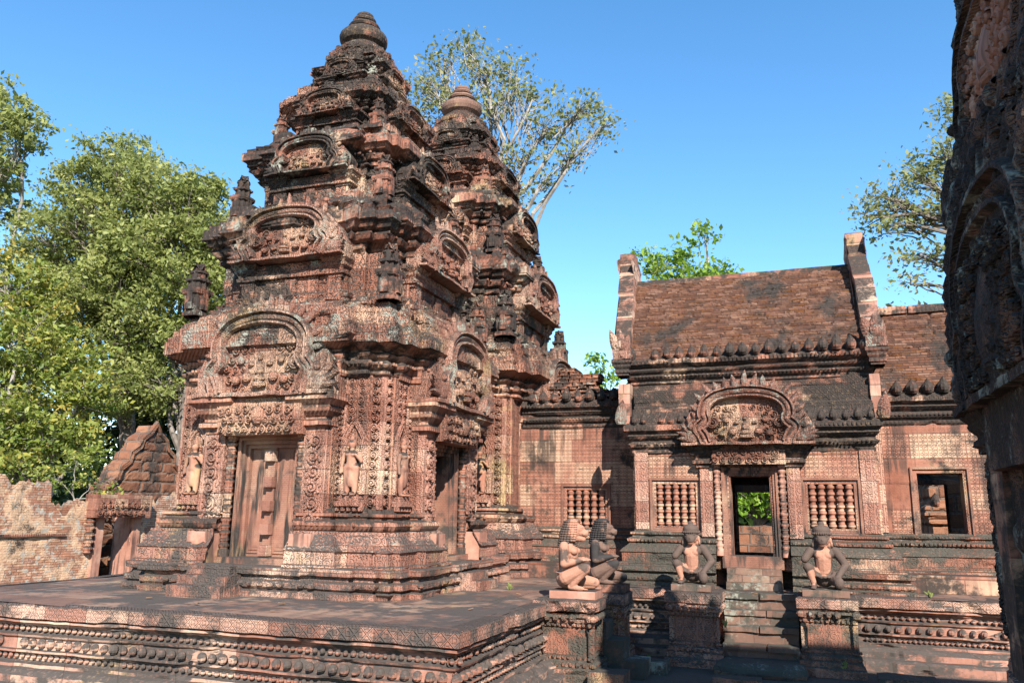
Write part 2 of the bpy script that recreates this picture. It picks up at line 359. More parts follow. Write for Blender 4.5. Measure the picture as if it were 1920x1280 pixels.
# ------------------------------------------------------------------ sculpted bodies: overlapping solids fused by a voxel remesh
def capsule(a, ra, b, rb, n=12):
    a = np.array(a, float); b = np.array(b, float); L = np.linalg.norm(b-a); dz = (b-a)/max(L, 1e-6)
    pr = [(ra*math.cos(t), ra*math.sin(t)) for t in np.linspace(-math.pi/2+.05, 0, 4)]+[(rb*math.cos(t), L+rb*math.sin(t)) for t in np.linspace(0, math.pi/2-.05, 4)]
    V, F = lathe(pr, n); F = F.tolist()+[tuple(range(n-1, -1, -1)), tuple(range(7*n, 8*n))]
    x = np.cross(dz, [0, 0, 1] if abs(dz[2]) < .9 else [1, 0, 0]); x /= np.linalg.norm(x); y = np.cross(dz, x)
    return a+V[:, :1]*x+V[:, 1:2]*y+V[:, 2:]*dz, F
def fuse(prims, vox=.008, sm=3):
    mb = MB()
    for q in prims:
        if q[0] == 'c': mb.add(*capsule(*q[1:]))
        elif q[0] == 'e':
            V, F = ell((0, 0, 0), q[2], 16, 10)
            if len(q) > 3:
                m = np.array(Matrix.Rotation(q[3][1], 3, q[3][0])); V = V@m.T
            mb.add(V+np.array(q[1]), F)
        elif q[0] == 'm': mb.add(q[1], q[2])
    o = mb.build('tmp', None)
    m = o.modifiers.new('r', 'REMESH'); m.mode = 'VOXEL'; m.voxel_size = vox; m.use_smooth_shade = True
    s = o.modifiers.new('s', 'SMOOTH'); s.factor = .5; s.iterations = sm
    dg = bpy.context.evaluated_depsgraph_get(); me = D.meshes.new_from_object(o.evaluated_get(dg))
    old = o.data; D.objects.remove(o); D.meshes.remove(old); me.materials.clear(); return me
def me_obj(name, me, mat, parent=None, loc=(0, 0, 0), rz=0, sc=1):
    o = D.objects.new(name, me); COL.objects.link(o)
    if mat and not len(me.materials): me.materials.append(mat)
    if parent: o.parent = parent
    o.location = loc; o.rotation_euler = (0, 0, rz); o.scale = (sc, sc, sc); return o

def niche_figure():     # standing guardian, 0.62 m, faces -y
    P = [('c', (-.045, 0, .05), .03, (-.05, 0, .3), .045), ('c', (.045, .01, .05), .03, (.05, 0, .3), .045), ('e', (0, 0, .31), (.085, .055, .06)),
         ('c', (0, 0, .32), .055, (0, 0, .42), .06), ('e', (0, 0, .44), (.085, .055, .05)), ('c', (-.09, 0, .46), .026, (-.115, .0, .36), .022), ('c', (-.115, 0, .36), .02, (-.12, -.02, .25), .018),
         ('c', (.09, 0, .46), .026, (.12, -.005, .37), .022), ('c', (.12, 0, .37), .02, (.07, -.05, .44), .018), ('c', (0, 0, .46), .025, (0, 0, .52), .025), ('e', (0, -.005, .555), (.04, .042, .05)),
         ('c', (0, 0, .59), .035, (0, 0, .67), .012), ('e', (-.045, -.03, .02), (.025, .055, .02)), ('e', (.045, -.03, .02), (.025, .055, .02)), ('e', (0, -.015, .2), (.05, .04, .11)), ('e', (-.035, -.045, .44), (.025, .022, .024)), ('e', (.035, -.045, .44), (.025, .022, .024))]
    return fuse(P, .009, 2)
FIG = niche_figure()

def quad(c, p, q, w, k, q2=None, w2=None):
    if q2: P = [(c, -p), (q, -p), (q, -w2), (q2, -w2), (q2, -w), (w, -w), (w, -q2), (w2, -q2), (w2, -q), (p, -q), (p, -c)]
    else: P = [(c, -p), (q, -p), (q, -w), (w, -w), (w, -q), (p, -q), (p, -c)]
    for _ in range(k): P = [(-y, x) for x, y in P]
    return P
def cross(p, q, w, q2=None, w2=None):
    P = []
    for k in range(4): P += quad(0, p, q, w, k, q2, w2)[1:-1]
    return P
def row_along(mb, P, closed, off, z, sp, r, cam=None, n=6, m=4):
    p, M, S = path_subdiv(P, closed, .02, cam); s = 0; V, F = ell((0, 0, 0), r, n, m); F = np.asarray(F); nxt = sp/2; last = None
    for i in range(len(p)):
        if i and S[i]-S[i-1] > .06: nxt = S[i]+sp/2; continue
        if S[i] >= nxt and h1(i+int(z*1e4), 3) < .06: nxt = S[i]+sp; continue
        if S[i] >= nxt: mb.add(V*(.86+.26*h1(i, int(abs(z)*1e3)))+np.array([p[i][0]+M[i][0]*off, p[i][1]+M[i][1]*off, z]), F); nxt = S[i]+sp
def mapslab(wf, z0, z1, d, db, dz=.03, n=24, lean=None):
    zs = np.linspace(z0, z1, max(3, int((z1-z0)/dz)+1)); ts = np.linspace(-1, 1, n)
    w = np.array([wf(z) for z in zs]); U = w[:, None]*ts[None]; Z = np.repeat(zs[:, None], n, 1); m = n+2
    U = np.concatenate([U[:, :1], U, U[:, -1:]], 1); Z = np.concatenate([Z[:, :1], Z, Z[:, -1:]], 1)
    Y = np.full(U.shape, -d, float); Y[:, 0] = -db; Y[:, -1] = -db
    V = np.stack([U, Y, Z], 2).reshape(-1, 3); F = gridF(len(zs), m).tolist()
    k = len(V); V = np.concatenate([V, [(U[-1, j], -db, z1) for j in range(m)]]); b = (len(zs)-1)*m
    F += [(b+j, b+j+1, k+j+1, k+j) for j in range(m-1)]
    return V, F
def scroll(mb, cx, cz, r, ch, d, wd, th, a0=0., turns=1.6):
    an = np.linspace(0, turns*2*np.pi, int(16*turns)); q = r*(1-.86*an/an[-1]); cs = [(-.5, 0), (-.36, .8), (0, 1), (.36, .8), (.5, 0)]
    c = np.stack([cx+ch*q*np.cos(an+a0), cz+q*np.sin(an+a0)], 1); t = np.gradient(c, axis=0); t /= np.linalg.norm(t, axis=1)[:, None]+1e-9
    V = np.array([[(p[0]+tt[1]*a*wd, -(d+th*b), p[1]-tt[0]*a*wd) for a, b in cs] for p, tt in zip(c, t)]); mb.add(V.reshape(-1, 3), gridF(len(c), 5))
    V, F = ell((cx, -d-th*.4, cz), (r*.26, th, r*.26), 6, 4); mb.add(V, F)
LEAF0 = leaf(1., .36, .3, .3, 3)
def sprig(mb, x, z, d, s, a):
    V = rotxz(LEAF0[0]*s, a); mb.add(V+np.array([x, -d, z]), LEAF0[1])
def scroll_fill(mb, ok, x0, x1, z0, z1, d, cell, r, th=.035):
    nz = int((z1-z0)/cell)
    for i in range(nz+1):
        n = max(1, int((x1-x0)/cell))
        for j in range(n+1):
            x = x0+(j+.5*(i % 2))*cell+r.normal(0, .008); z = z0+i*cell*.92+r.normal(0, .008)
            if not ok(x, z): continue
            dd = d(x, z) if callable(d) else d; ch = -1 if x < (x0+x1)/2 else 1
            scroll(mb, x, z, cell*.44, ch, dd, cell*.2, th*r.uniform(.8, 1.25), r.uniform(0, 6.3), 1.45)
            for k in range(2): sprig(mb, x+ch*cell*.3, z+cell*.2, dd, cell*.5, r.uniform(-1.2, 1.2))
def vine(mb, u0, u1, z0, z1, d, r, th=.026):
    w_ = u1-u0; n = max(1, int(round((z1-z0)/(w_*.8)))); h = (z1-z0)/n; cx = (u0+u1)/2
    for i in range(n):
        s = 1 if i % 2 else -1; scroll(mb, cx+s*w_*.04, z0+(i+.5)*h, min(w_, h)*.46, s, d, w_*.15, th, -1.2 if s > 0 else 4.3, 1.7)
        sprig(mb, cx-s*w_*.36, z0+(i+.15)*h, d, w_*.36, s*.5); sprig(mb, cx-s*w_*.38, z0+(i+.55)*h, d, w_*.3, -s*.3)
def interp(pts):
    a = np.array(pts, float); return lambda z: float(np.interp(z, a[:, 1], a[:, 0]))
def spline(pts, n=60):
    P = np.array(pts, float); P = np.concatenate([[2*P[0]-P[1]], P, [2*P[-1]-P[-2]]]); k = len(P)-3; out = []
    for i in range(n+1):
        t = i/n*k; j = min(int(t), k-1); t -= j; a, b, c, d = P[j:j+4]
        out.append(.5*((2*b)+(-a+c)*t+(2*a-5*b+4*c-d)*t*t+(-a+3*b-3*c+d)*t**3))
    return np.array(out)
ARCH = [(.63, -.02), (.67, .12), (.74, .27), (.63, .41), (.66, .54), (.62, .72), (.47, .87), (.25, .94), (0, .965)]
def band(curve, wid, d, thick):
    t = np.gradient(curve, axis=0); t /= np.linalg.norm(t, axis=1)[:, None]; nrm = np.stack([t[:, 1], -t[:, 0]], 1)
    cs = [(-.5, 0), (-.5, .8), (-.42, 1), (-.3, 1), (-.25, .7), (-.12, .85), (0, .92), (.12, .85), (.25, .7), (.3, 1), (.42, 1), (.5, .8), (.5, 0)]
    V = np.array([[(c[0]+nn[0]*a*wid, -(d-thick+thick*b), c[1]+nn[1]*a*wid) for a, b in cs] for c, nn in zip(curve, nrm)])
    return V.reshape(-1, 3), gridF(len(curve), len(cs)), nrm
def pediment(parent, xf, z, W, H, d, db, seed=0, lod=1., mats=None, broken=0., rel=1.):
    kx, kz = W/1.07, H/1.3; r = np.random.default_rng(seed); mf, mt = mats or (M_frame, M_ped)
    half = spline([(a*kx, b*kz) for a, b in ARCH], int(34*lod)); arch = np.concatenate([half*[1, 1], (half*[-1, 1])[::-1][1:]])
    mb = MB()      # backing slab + raised naga-body arch
    wf = interp([(1.0*kx, 0), (1.04*kx, .25*kz), (.92*kx, .52*kz), (.8*kx, .74*kz), (.6*kx, .98*kz), (.35*kx, 1.14*kz), (.1*kx, 1.22*kz)])
    V, F = mapslab(wf, 0, 1.2*kz, d-.10*kx, db, .04/lod, int(34*lod)); mb.add(erode(V, .012, 6, seed), F)
    V, F, nrm = band(arch, .2*kx, d+.05*kx*rel, .24*kx); mb.add(erode(V, .008, 9, seed), F)
    V, F = box(-1.02*kx, 1.02*kx, -d-.01, -db, -.05*kz, 0, .04); mb.add(erode(V, .022, 5, seed), F)
    L = np.cumsum(np.r_[0, np.linalg.norm(np.diff(arch, axis=0), axis=1)]); nx = .0
    for i in range(len(arch)):       # flame leaves along the outer edge
        if L[i] >= nx and arch[i][1] > .3*kz:
            nx = L[i]+.115*kx
            if r.random() < broken: continue
            V, F = leaf(.2*kx*r.uniform(.8, 1.15)*(1.25 if abs(arch[i][0]) < .1*kx else 1), .06*kx, .05*kx, r.uniform(-.2, .2))
            V = rotxz(V, math.atan2(nrm[i][0], nrm[i][1])*.8); mb.add(V+np.array([arch[i][0]+nrm[i][0]*.08*kx, -(d-.07*kx), arch[i][1]+nrm[i][1]*.08*kz]), F)
    for s in (-1, 1):               # five-headed naga fans
        if r.random() < broken*.5: continue
        for j, a in enumerate((-.7, -.3, .1, .5, .9, 1.25)):
            V, F = leaf((.44-.035*abs(j-2))*kz, .075*kx, .07*kx, .25); V = rotxz(V, a)
            V[:, 0] *= s; F = [f[::-1] for f in F] if s < 0 else F
            mb.add(V+np.array([s*.80*kx, -(d-.05*kx), .05*kz]), F)
        V, F = ell((s*.84*kx, -(d-.04*kx), .1*kz), (.13*kx, .07*kx, .11*kz), 12, 8); mb.add(V, F)
        V, F = ell((s*.86*kx, -(d+.0*kx), .3*kz), (.055*kx, .05*kx, .06*kz), 10, 6); mb.add(V, F)
        an = np.linspace(0, 9, 26); sp = np.stack([s*(.53+.02*an*0+.012*(10-an)*np.cos(an))*kx, (.36+.012*(10-an)*np.sin(an))*kz], 1)
        V, F, _ = band(sp, .05*kx, d-.01, .09*kx); mb.add(V, F)
    lift = lambda V: xf(V)+np.array([0, 0, z])
    fr = mb.xf(lift).build('pediment', mf, parent)
    mb = MB(); wt = interp([(.54*kx, 0), (.6*kx, .14*kz), (.66*kx, .27*kz), (.54*kx, .41*kz), (.57*kx, .54*kz), (.53*kx, .68*kz), (.38*kx, .80*kz), (.2*kx, .86*kz), (.05*kx, .885*kz)])
    V, F = mapslab(wt, 0, .88*kz, d-.10*kx*rel, db, .022/lod, int(44*lod))
    bul = np.exp(-((V[:, 0]/(.3*kx))**2))*np.exp(-(((V[:, 2]-.3*kz)/(.3*kz))**2)); V[:, 1] -= np.where(V[:, 1] < -(d-.11*kx*rel), .07*kx*bul, 0)
    mb.add(V, F)
    P = [(0, -(d-.02*kx), .3*kz, .06*kx, .05*kx, .1*kz), (0, -(d-.02*kx), .45*kz, .04*kx, .04*kx, .045*kz)]
    for s in (-1, 1): P += [(s*.14*kx, -(d-.03*kx), .36*kz, .05*kx, .04*kx, .03*kz), (s*.2*kx, -(d-.03*kx), .2*kz, .07*kx, .05*kx, .07*kz), (s*.36*kx, -(d-.03*kx), .16*kz, .06*kx, .05*kx, .06*kz), (s*.3*kx, -(d-.03*kx), .42*kz, .05*kx, .04*kx, .06*kz)]
    for p in P: mb.add(*ell(p[:3], p[3:], 10, 6))
    cell = .15*kx/max(.7, lod**.5); scroll_fill(mb, lambda X, Z: abs(X) < wt(Z)-cell*.4 and Z < .84*kz and (abs(X) > .1*kx or Z > .6*kz), -.55*kx, .55*kx, cell*.5, .82*kz, d-.105*kx*rel, cell, r, .05*kx)
    for k in range(3): mb.add(*ell((0, -(d-.02*kx), (.1+.08*k)*kz), (.11*kx-.02*k*kx, .06*kx, .05*kz), 9, 6))
    mb.xf(lift).build('tympanum', mt, fr)
    return fr
def capital(x0, x1, y0, y1, z0, z1, out, ds=.03, seed=0):
    h = z1-z0; pr = [(0, 0), (0, .12), (.35, .16), (.35, .27), (.1, .32), (.1, .38), (.5, .52), (.62, .6), (.55, .66), (1, .8), (1, 1.0), (.0, 1.001)]
    return sweep([(x0, y0), (x1, y0), (x1, y1), (x0, y1)], [(a*out, z0+b*h) for a, b in pr], True, ds, ds, ero=.006, seed=seed, cap=True)
def mini_mesh(seed, h=.66, w=.115, kind=0):
    mb = MB(); P = cross(w*1.12, w*.5, w)
    pr = [(.025, 0), (.025, .05), (0, .07), (0, .27), (.02, .29), (.03, .32), (.03, .35), (-.015, .37), (-.02, .44), (.005, .46), (.005, .49), (-.04, .51), (-.045, .56), (-.025, .575), (-.03, .6), (-.07, .62), (-.085, .66), (-.1, .69)]
    V, F = sweep(P, [(a, b*h/.66) for a, b in pr], True, .04, .02, ero=.010, blk=(9, .14, .01), seed=seed, cap=True); mb.add(V, F)
    for sd in 'SE':
        x = face_xf(sd)
        V, F = mapslab(interp([(.05, 0), (.055, .14), (.035, .2), (.004, .24)]), 0, .23, w*1.12+.03, w, .03, 5); V[:, 2] += .08; mb.add(x(V), F)
        for q in (.36, .52):
            V, F = leaf(.13, .05, .03); V[:, 1] -= w*1.0-(q-.36)*.2; V[:, 2] += q*h/.66-.04; mb.add(x(V), F)
    o = mb.build('tmp', M_tierp); me = o.data; D.objects.remove(o); return me
MINI = [mini_mesh(s, .66, .10) for s in (3, 8)]

def tier_prof(z0, z1, ov, ins):
    h = z1-z0; k = ov/.19
    pr = [(.10*k, 0), (.10*k, .08), (.04*k, .10), (.06*k, .13), (0, .16), (0, .50), (.04*k, .52), (.05*k, .55), (.03*k, .57), (.08*k, .59), (.11*k, .63), (.08*k, .66), (.13*k, .68), (.155*k, .72), (.19*k, .735), (.19*k, .835), (.15*k, .85), (.155*k, .89), (.07*k, .92), (.03*k, .99), (-ins, 1.0)]
    return [(a, z0+b*h) for a, b in pr]
def false_tier_door(mb, xf, z0, z1, q, d, ds, seed):
    h = z1-z0
    for s in (-1, 1):
        V, F = box(s*q*.82-.1, s*q*.82+.1, -d-.06, -d+.1, z0, z0+h*.3, ds, .008, seed); mb.add(xf(V), F)
        V, F = capital(s*q*.85-.11, s*q*.85+.11, -d-.07, -d+.1, z0+h*.26, z0+h*.46, .09, ds, seed+s); mb.add(xf(V), F)
    V, F = box(-q*.72, q*.72, -d-.08, -d+.05, z0+h*.3, z0+h*.42, ds, .008, seed); mb.add(xf(V), F)
    V, F = box(-q*.5, q*.5, -d-.02, -d+.05, z0+.02, z0+h*.3, ds, .004, seed); mb.add(xf(V), F)
    V, F = box(-q*.1, q*.1, -d-.06, -d+.05, z0+.02, z0+h*.28, ds, .004, seed); mb.add(xf(V), F)

def tower(name, label, loc, sc, seed, ds, fin_mat, low=True, dmg=.25):
    t = tag(empty(name, loc), label, 'temple tower', 'shrine towers of the temple'); t.scale = sc
    lc = ((0-loc[0])/sc[0], (0-loc[1])/sc[1]); c, p, q, w = .56, 1.74, .95, 1.54
    kw = dict(ds=ds, cam=lc, seed=seed)
    # stepped plinth
    mb = MB(); P = cross(p, 1.15, w, 1.42, 1.64)
    pr = [(.42, -.05), (.42, .07), (.36, .09), (.4, .12), (.4, .18), (.34, .20), (.33, .24), (.39, .26), (.40, .335), (.36, .345), (-.2, .35)]
    mb.add(*sweep(P, pr, True, dz=.03, blk=(.55, 5, .018), ero=.012, chip=.06, **kw)); row_along(mb, P, True, .40, .15, .13, (.05, .04, .035), lc)
    for i in range(3): V, F = box(-.72+.04*i, .06-.04*i, -2.5+.12*i, -1.9, -.02, .13+.105*i, .06, .015, seed+i); mb.add(V, F)
    for i in range(2): V, F = box(1.9, 2.42-.14*i, -.35, .3, -.02, .12+.11*i, .06, .015, seed+i); mb.add(V, F)
    mb.build('plinth', M_plinth, t)
    # carved base blocks and lotus mouldings, broken by the doorways
    prB = [(.34, .34), (.34, .37), (.31, .385), (.31, .52), (.335, .54), (.3, .57), (.24, .66), (.2, .73), (.2, .76), (.1, .765)]
    prC = [(.1, .76), (.13, .775), (.15, .8), (.17, .83), (.16, .875), (.11, .89), (.085, .905), (.085, .925), (.12, .94), (.12, .975), (.06, .985), (.05, 1.0), (.015, 1.03)]
    for k in range(4):
        Q = quad(c, p, q, w, k, 1.4, 1.62); mb = MB(); m2 = MB(); mw = MB()
        mb.add(*sweep(Q, prB, dz=ds, blk=(.6, 5, .012), ero=.008, chip=.05, **kw))
        m2.add(*sweep(Q, prC, dz=.02, blk=(.7, 5, .008), ero=.005, chip=.04, **kw)); row_along(m2, Q, False, .155, .848, .062, (.028, .028, .034), lc); row_along(m2, Q, False, .085, .955, .042, (.02, .02, .016), lc, 5, 3)
        mw.add(*sweep(Q, [(.02, 1.0), (0, 1.04), (0, 2.69), (.02, 2.70)], dz=ds, blk=(.45, .36, .006), ero=.004, **kw))
        # raised borders on the walls
        for (a, b, pl) in ((1.045, 1.065, 1.62), (1.345, 1.365, 1.57), (1.515, 1.545, 1.545)):
            for sd in 'SE':
                for s in ((1, -1) if k == 0 else ()):
                    u0, u1 = sorted((s*a, s*b)); V, F = box(u0, u1, -pl-.03, -pl+.05, 1.02, 2.66, .045, .004, seed); MB().add(face_xf(sd)(V), F).build('border_strip', M_fine, t)
        mb.build('base_course', M_base, t); m2.build('lotus_moulding', M_mould, t)
        mw.build('cella_wall', M_wall, t)
    # doorways south (false) and east (open)
    for sd in 'SE' if low else 'E':
        x = face_xf(sd); e = 'E' == sd
        for s in (-1, 1):
            V, F = box(*sorted((s*.60, s*.93)), -1.83, -1.7, .34 if False else .72, 1.98, ds, .005, seed+s); pm_ = MB().add(V, F); vine(pm_, *sorted((s*.64, s*.89)), .8, 1.94, 1.833, None, .035); pm_.xf(x).build('pilaster', M_fine, t)
            if True:
                V, F = box(*sorted((s*.60, s*.9)), -2.02, -1.7, .34, .73, ds, .012, seed+s+7); MB().add(x(V), F).build('pilaster_foot', M_plain, t)
            V, F = capital(*sorted((s*.60, s*.9)), -1.84, -1.6, 1.96, 2.45, .19, .025, seed+s); MB().add(x(V), F).build('capital', M_mould, t)
            pr = [(.07, .345), (.07, .5), (.05, .51)]; z = .53
            while z < 1.84:
                pr += [(.055, z), (.068, z+.015), (.068, z+.035), (.05, z+.05), (.05, z+.075), (.06, z+.085), (.06, z+.105), (.05, z+.115), (.05, z+.13)]; z += .16
            pr += [(.07, 1.88), (.07, 1.94)]
            V, F = lathe(pr, 10, (s*.535, -1.76)); MB().add(x(V), F).build('colonnette', M_mould, t, True)
        V, F = box(-.62, .62, -1.94, -1.6, 1.93, 2.43, .02, .004, seed)
        V[:, 1] -= np.where(V[:, 1] < -1.8, .05*np.sin(np.clip((V[:, 2]-1.93)/.5, 0, 1)*np.pi), 0); lm_ = MB().add(V, F); rr_ = np.random.default_rng(seed+3); scroll_fill(lm_, lambda X, Z: True, -.56, .5, 2.0, 2.36, lambda X, Z: 1.935+.05*math.sin(min(1, max(0, (Z-1.93)/.5))*math.pi), .125, rr_, .04)
        for qk in range(9): sprig(lm_, -.54+.135*qk, 1.95, 1.95, .1, rr_.uniform(-.4, .4))
        lm_.add(*ell((0, -2.0, 2.17), (.09, .07, .12), 10, 7)); lm_.xf(x).build('lintel', M_lint, t)
        V, F = box(-.95, .95, -1.62, -1.4, .3, 2.8, .2)
        if not e: V[:, 1] += .10; MB().add(x(V), F).build('door_recess', M_plain, t)
        # stepped door frame
        fm = MB()
        for (o, i, dd) in ((.47, .425, 1.72), (.43, .385, 1.68), (.39, .345, 1.63)):
            top = 1.93-(.47-o)*1.2
            for s in (-1, 1): V, F = box(*sorted((s*o, s*i)), -dd, -1.2, .42, top, .05, .003, seed); fm.add(x(V), F)
            V, F = box(-i+.001, i-.001, -dd, -1.2, top-.05, top-.001, .05, .003, seed); fm.add(x(V), F)
        V, F = box(-.58, .58, -1.86, -1.1, .30, .42, .04, .008, seed); fm.add(x(V), F)
        fm.build('door_frame', M_door, t)
        if not e:
            dm = MB(); V, F = box(-.35, .35, -1.56, -1.5, .42, 1.83, .03, .002, seed); dm.add(x(V), F)
            for s in (-1, 1):
                for (a, b, dd) in ((.05, .33, 1.575), (.09, .29, 1.585), (.13, .25, 1.592)): V, F = box(*sorted((s*a, s*b)), -dd, -1.54, .46+a-.05, 1.8-a+.05, .03, .002, seed); dm.add(x(V), F)
            V, F = box(-.055, .055, -1.63, -1.54, .43, 1.82, .03, .003, seed); dm.add(x(V), F)
            dr = dm.build('false_door', M_door, t)
            for zz in (.50, .76, 1.05, 1.35, 1.68): V, F = box(-.065, .065, -1.70, -1.6, zz-.065, zz+.065, .03, .004, seed); MB().add(x(V), F).build('door_boss', M_dia, dr)
        else:
            jm = MB()
            for s in (-1, 1): V, F = box(*sorted((s*.352, s*.66)), -1.6, -.6, .30, 1.98, .08, .003, seed); jm.add(x(V), F)
            V, F = box(-.5, .5, -1.6, -.6, 1.8, 2.0, .08); jm.add(x(V), F); jm.build('door_jamb', M_plain, t)
    for sd in 'NW' if low else 'NWS':
        V, F = box(-.9, .9, -1.735, -1.4, .3, 2.8, .1); MB().add(face_xf(sd)(V), F).build('door_recess', M_wall, t)
    # niches with standing figures
    for sd in 'SE' if low else 'S':
        x = face_xf(sd)
        for s in ((1, -1) if sd == 'S' else (-1,)):
            un = s*1.2; mb = MB()
            V, F = mapslab(interp([(.15, 0), (.16, .55), (.13, .68), (.06, .8), (.005, .9)]), 0, .88, .03, -.05, .025, 12); V[:, 0] += un; V[:, 1] -= 1.56; V[:, 2] += 1.2
            arch = spline([(.145, 0), (.15, .5), (.12, .64), (.13, .7), (.06, .82), (0, .9)], 20); arch = np.concatenate([arch, (arch*[-1, 1])[::-1][1:]])
            B, BF, _ = band(arch, .06, .06, .07); B = B+np.array([un, -1.60, 1.2]); mb.add(B, BF)
            for i, zz in enumerate((1.06, 1.12)):
                V, F = box(un-.17+.04*i, un+.17-.04*i, -1.74+.03*i, -1.5, zz, zz+.06, .03, .005, seed); mb.add(V, F)
            for j in range(5):
                V, F = leaf(.12, .045, .05); mb.add(V+np.array([un-.16+.08*j, -1.68, 1.0]), F)
            mb.xf(x).build('niche', M_fine, t)
            vm = MB(); vine(vm, un-.14, un, 2.08, 2.66, 1.60, None, .04); vine(vm, un, un+.14, 2.08, 2.66, 1.60, None, .04); vine(vm, *sorted((s*1.37, s*1.51)), 1.05, 2.66, 1.55, None, .04); vine(vm, *sorted((s*.955, s*1.04)), 1.05, 2.66, 1.625, None, .035)
            for bz in (1.1, 1.16): vm.add(*ell((un, -1.66, bz), (.15, .04, .02), 10, 5))
            vm.xf(x).build('vine_carving', M_fine, t)
            f = me_obj('devata_figure', FIG, M_fig, t, tuple(x(np.array([[un, -1.67, 1.18]]))[0]), 0 if sd == 'S' else math.pi/2, 1.14)
    # main cornice
    P1 = cross(p+.06, q+.1, w, 1.34, 1.66); mb = MB(); mc = MB()
    pr = [(0, 2.66), (.05, 2.70), (.05, 2.74), (.015, 2.755), (.06, 2.79), (.085, 2.83), (.055, 2.87), (.02, 2.885), (.07, 2.92), (.095, 2.95), (.05, 2.985), (.08, 3.0), (.11, 3.02), (.22, 3.065), (.24, 3.07)]
    mb.add(*sweep(P1, pr, True, dz=.02, blk=(.6, 9, .012), ero=.008, chip=.06, **kw)); row_along(mb, P1, True, .09, 2.83, .05, (.022, .022, .028), lc, 5, 3)
    mb.build('cornice', M_mould, t)
    pr = [(.24, 3.07), (.24, 3.265), (.215, 3.275), (.215, 3.33), (.17, 3.34), (.17, 3.42), (.11, 3.43), (.10, 3.54), (.05, 3.55), (.03, 3.64), (.0, 3.66), (-.35, 3.68)]
    mc.add(*sweep(P1, pr, True, dz=ds, blk=(.42, .3, .014), ero=.009, chip=.07, **kw)); mc.build('cornice_frieze', M_frieze, t)
    # receding storeys
    tiers = [(1.29, 1.47, .84, 3.64, 5.22, .26, .36), (.98, 1.15, .64, 5.18, 6.46, .235, .36), (.69, .83, .46, 6.42, 7.36, .20, .32), (.41, .51, .3, 7.32, 8.10, .155, .27)]
    for i, (w_, p_, q_, z0, z1, ov, ins) in enumerate(tiers):
        T = cross(p_, q_, w_, (w_+q_)/2, (w_*.55+p_*.45)); mb = MB()
        tp = tier_prof(z0, z1, ov, ins); kk = next(j for j, q in enumerate(tp) if q[1] > z0+.5*(z1-z0)-1e-6); m0 = MB()
        m0.add(*sweep(T, tp[:kk+1], True, dz=min(ds, .03), blk=(.36, .24, .016), ero=.007, chip=.06, **kw)); r0 = np.random.default_rng(seed+i)
        mb.add(*sweep(T, tp[kk:], True, dz=min(ds, .024), blk=(.40, .5, .022), ero=.007, chip=.13, cap=True, **kw))
        row_along(mb, T, True, .105*ov/.19, z0+.635*(z1-z0), .055, (.022, .022, .026), lc, 5, 3)
        r = np.random.default_rng(seed+i*5)
        for sd in 'SE':
            false_tier_door(m0, face_xf(sd), z0, z1, q_, p_, .035, seed+i)
            for j in range(7):      # loose and weathered blocks on the ledges
                u = r.uniform(-w_, w_)*.95; a = r.uniform(.06, .16); V, F = box(u-a, u+a, -w_-.1, -w_+.1, z1-.03, z1+r.uniform(.02, .12), .05, .03, seed+j); mb.add(face_xf(sd)(V), F)
        tr = m0.build('storey', (M_tier, M_tier, M_crown, M_crown)[i], t); mb.build('storey_cornice', (M_tierp, M_tierp, M_crown, M_crown)[i], t)
        for sd in 'SE':
            h = z1-z0; pediment(t, face_xf(sd), z0+h*.46, q_*1.12, h*(.54, .5, .46, .4)[i], p_+ov*1.05, p_-.05, seed+i*3+(sd == 'E'), .75 if i < 2 else .5, ((M_frame, M_ped), (M_tierp, M_ped), (M_crown, M_tier), (M_crown, M_crown))[i], dmg+.1*i)
        mini_h = (1.12, 1.0, .82, .66)[i]; wc = w_+(.31, .27, .22, .16)[i]; zc = (3.68, 5.22, 6.46, 7.36)[i]
        for j, (sx, sy) in enumerate(((1, -1), (-1, -1), (1, 1), (-1, 1))):
            if (i, j, seed % 2) in ((1, 0, 1), (2, 2, 1)): pass
            me_obj('corner_pinnacle', MINI[(i+j) % 2], None, t, (sx*(wc-.06), sy*(wc-.06), zc-.02), 0, mini_h)
    if low:
        for sd in 'SE': pediment(t, face_xf(sd), 2.46, 1.07, 1.32, 2.05, 1.6, seed+(sd == 'E'), 1.25, None, .1)
    else: pediment(t, face_xf('E'), 2.46, 1.07, 1.32, 2.05, 1.6, seed, .8, None, .1)
    # lotus crown and vase finial
    mb = MB(); V, F = lathe([(.5, 8.0), (.56, 8.06), (.57, 8.13), (.5, 8.17), (.47, 8.2), (.5, 8.24), (.5, 8.3), (.42, 8.34), (.4, 8.40), (.33, 8.46), (.3, 8.5)], 40); mb.add(erode(V, .02, 7, seed), F)
    for rr, zz, n in ((.55, 8.10, 18), (.48, 8.28, 16)):
        for a in np.arange(n)/n*2*np.pi: mb.add(*ell((rr*math.cos(a), rr*math.sin(a), zz), (.055, .055, .06), 6, 4))
    mb.build('lotus_crown', M_crown, t)
    V, F = lathe([(.22, 8.46), (.3, 8.5), (.36, 8.55), (.39, 8.61), (.395, 8.66), (.38, 8.71), (.33, 8.76), (.25, 8.785), (.17, 8.79), (.16, 8.82), (.245, 8.84), (.265, 8.87), (.25, 8.905), (.2, 8.92), (.15, 8.925), (.15, 8.955), (.185, 8.97), (.195, 9.0), (.18, 9.03), (.135, 9.05), (.145, 9.07), (.14, 9.11), (.09, 9.14), (0.001, 9.15)], 48)
    MB().add(erode(V, .012, 7, seed), F).build('vase_finial', fin_mat, t)
    return t
tower('temple_tower', 'nearer red sandstone tower with a carved false door facing the terrace edge', (-6.375, 10.4, 0), (1, 1, 1), 11, .028, M_fin, True)
